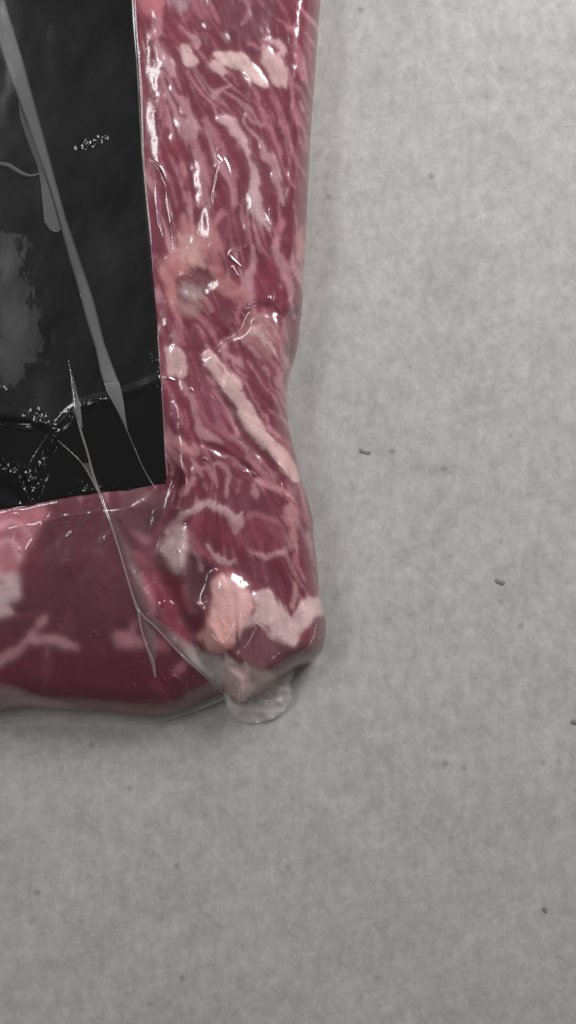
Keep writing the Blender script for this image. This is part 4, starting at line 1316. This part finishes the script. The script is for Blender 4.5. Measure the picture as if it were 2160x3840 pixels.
o = sheet("film_tail", TAIL, tail_z, M_FILM, film, "milkiness",
          lambda u, v, sd: np.clip(0.82 + 0.3 * fbm(np.arctan2(v - 2470, u - 900) * 6, np.hypot(u - 900, v - 2470) / 90, 123, 3) - 0.12 * sstep(2560, 2470, v) - 0.35 * (1 - sstep(0, 14, sd)), 0.05, 1) * (0.25 + 0.75 * sstep(0, 12, sd + 12 * sstep(2470, 2600, v))),
          step=4, loop=4)
o["label"] = "crumpled milky film tail at the pack's lower corner"
sheet("film_tail", [(900, 2640), (960, 2612), (1040, 2620), (1075, 2600), (1084, 2640), (1050, 2680), (985, 2700), (930, 2700)], lambda u, v, sd: tail_z(u, v, sd) + 0.0009 + 0.0006 * np.sqrt(np.clip(sd / 20, 0, 1)),
      M_FILM, film, "milkiness", lambda u, v, sd: 0.30 + 0.2 * fbm(u / 24, v / 24, 131, 3) - 0.15 * (1 - sstep(0, 12, sd)), step=4, loop=4)
ribbon("film_crease", C(6, [(700, 380, 5), (705, 450, 6), (690, 540, 5), (675, 640, 5)]), 0.0012, M_FILM, film, 0.30, lambda u, v: tail_z(u, v, 0), prof=.25)
ribbon("film_crease", C(6, [(1345, 170, 4), (1325, 270, 5), (1260, 360, 5), (1180, 440, 5), (1140, 520, 4)]), 0.0004, M_FILM, film, 0.24, prof=.25)
ribbon("film_crease", C(6, [(740, 720, 4), (820, 745, 5), (920, 740, 6), (1010, 720, 5), (1060, 760, 5), (1080, 800, 4)]), 0.0030, M_FILM, film, 0.26, lambda u, v: tail_z(u, v, 0), prof=.25)
# the line of film standing between label and meat
ribbon("film_crease", [(502, -90, 3), (510, 90, 4), (519, 200, 4.5), (530, 330, 5), (534, 480, 4.5), (538, 600, 4), (550, 740, 4.5), (562, 850, 5), (568, 920, 3)], 0.0003, M_FILM, film, 0.30,
       lambda u, v: np.maximum(base_z(u, v), 0.0332), prof=.25)
ribbon("film_crease", [(590, 1240, 2), (598, 1340, 3), (606, 1450, 2.5), (613, 1560, 2.5), (620, 1700, 3), (628, 1780, 3)], 0.0003, M_FILM, film, 0.16, lambda u, v: np.maximum(base_z(u, v), 0.031), prof=.25)
# sliver of film along the free edge
sheet("film_edge", [(1196, -90), (1190, 60), (1182, 200), (1172, 340), (1165, 460), (1160, 600), (1166, 600), (1175, 460), (1184, 330), (1195, 190), (1203, 60), (1212, -90)],
      lambda u, v, sd: 0.012 + 0 * u, M_FILM, film, "milkiness", lambda u, v, sd: 0.16 + 0 * sd, step=4)
ribbon("film_crease", [(1066, 1190, 2), (1078, 1280, 3), (1080, 1380, 3), (1074, 1450, 2.5), (1072, 1530, 2)], 0.0006, M_FILM, film, 0.26, prof=.25)
# milky skin of film over the foot of the steak
sheet("film_web", [(-90, 2545), (0, 2556), (70, 2570), (150, 2606), (250, 2636), (330, 2652), (420, 2668), (330, 2668), (200, 2660), (100, 2656), (40, 2652), (-90, 2660)],
      lambda u, v, sd: base_z(u, v) + 0.0006, M_FILM, film, "milkiness", lambda u, v, sd: np.clip(0.12 + 0.08 * fbm(u / 70, v / 20, 141, 3), 0.02, 1) * sstep(-3, 16, sd), step=5)


# ------------------------------------------------------------------ flecks lying on the table
def fleck(pts, label):
    path = smooth_path(pts, 5)
    tan = np.gradient(path[:, :2], axis=0); tan /= np.linalg.norm(tan, axis=1, keepdims=True) + 1e-9
    nor = np.stack([-tan[:, 1], tan[:, 0]], 1)
    co, m = [], 8
    c0 = to_world(*path[len(path) // 2, :2], 0.0)
    r = np.random.default_rng(int(pts[0][0]))
    for i in range(len(path)):
        w = path[i, 2] * (0.75 + 0.5 * r.random())
        for k in range(m):
            a = 2 * math.pi * k / m
            p = path[i, :2] + nor[i] * w * math.cos(a)
            z = 0.0002 + 0.14 * w * S * (1.0 + math.sin(a))
            co.append(to_world(p[0], p[1], z) - c0)
    q = [(i * m + j, i * m + (j + 1) % m, (i + 1) * m + (j + 1) % m, (i + 1) * m + j) for i in range(len(path) - 1) for j in range(m)]
    o = mesh_obj("crumb", np.array(co), np.array(q), M_FLECK)
    o.location = c0
    o["label"] = label
    o["category"] = "crumb"
    o["group"] = "dark crumbs on the table top"


fleck([(1350, 1682, 3), (1356, 1690, 7), (1368, 1695, 7), (1384, 1697, 6), (1392, 1694, 2)], "curved dark crumb on the table level with the label's lower corner")
fleck([(1858, 2172, 3), (1868, 2180, 7), (1882, 2184, 8), (1894, 2184, 3)], "small dark crumb on the table, level with the orange fat lump")
fleck([(2142, 2710, 4), (2152, 2706, 10), (2168, 2708, 8)], "dark crumb cut by the right edge of the picture")
fleck([(2038, 3402, 4), (2044, 3412, 7), (2050, 3424, 3)], "faint dark crumb near the table's lower right corner")
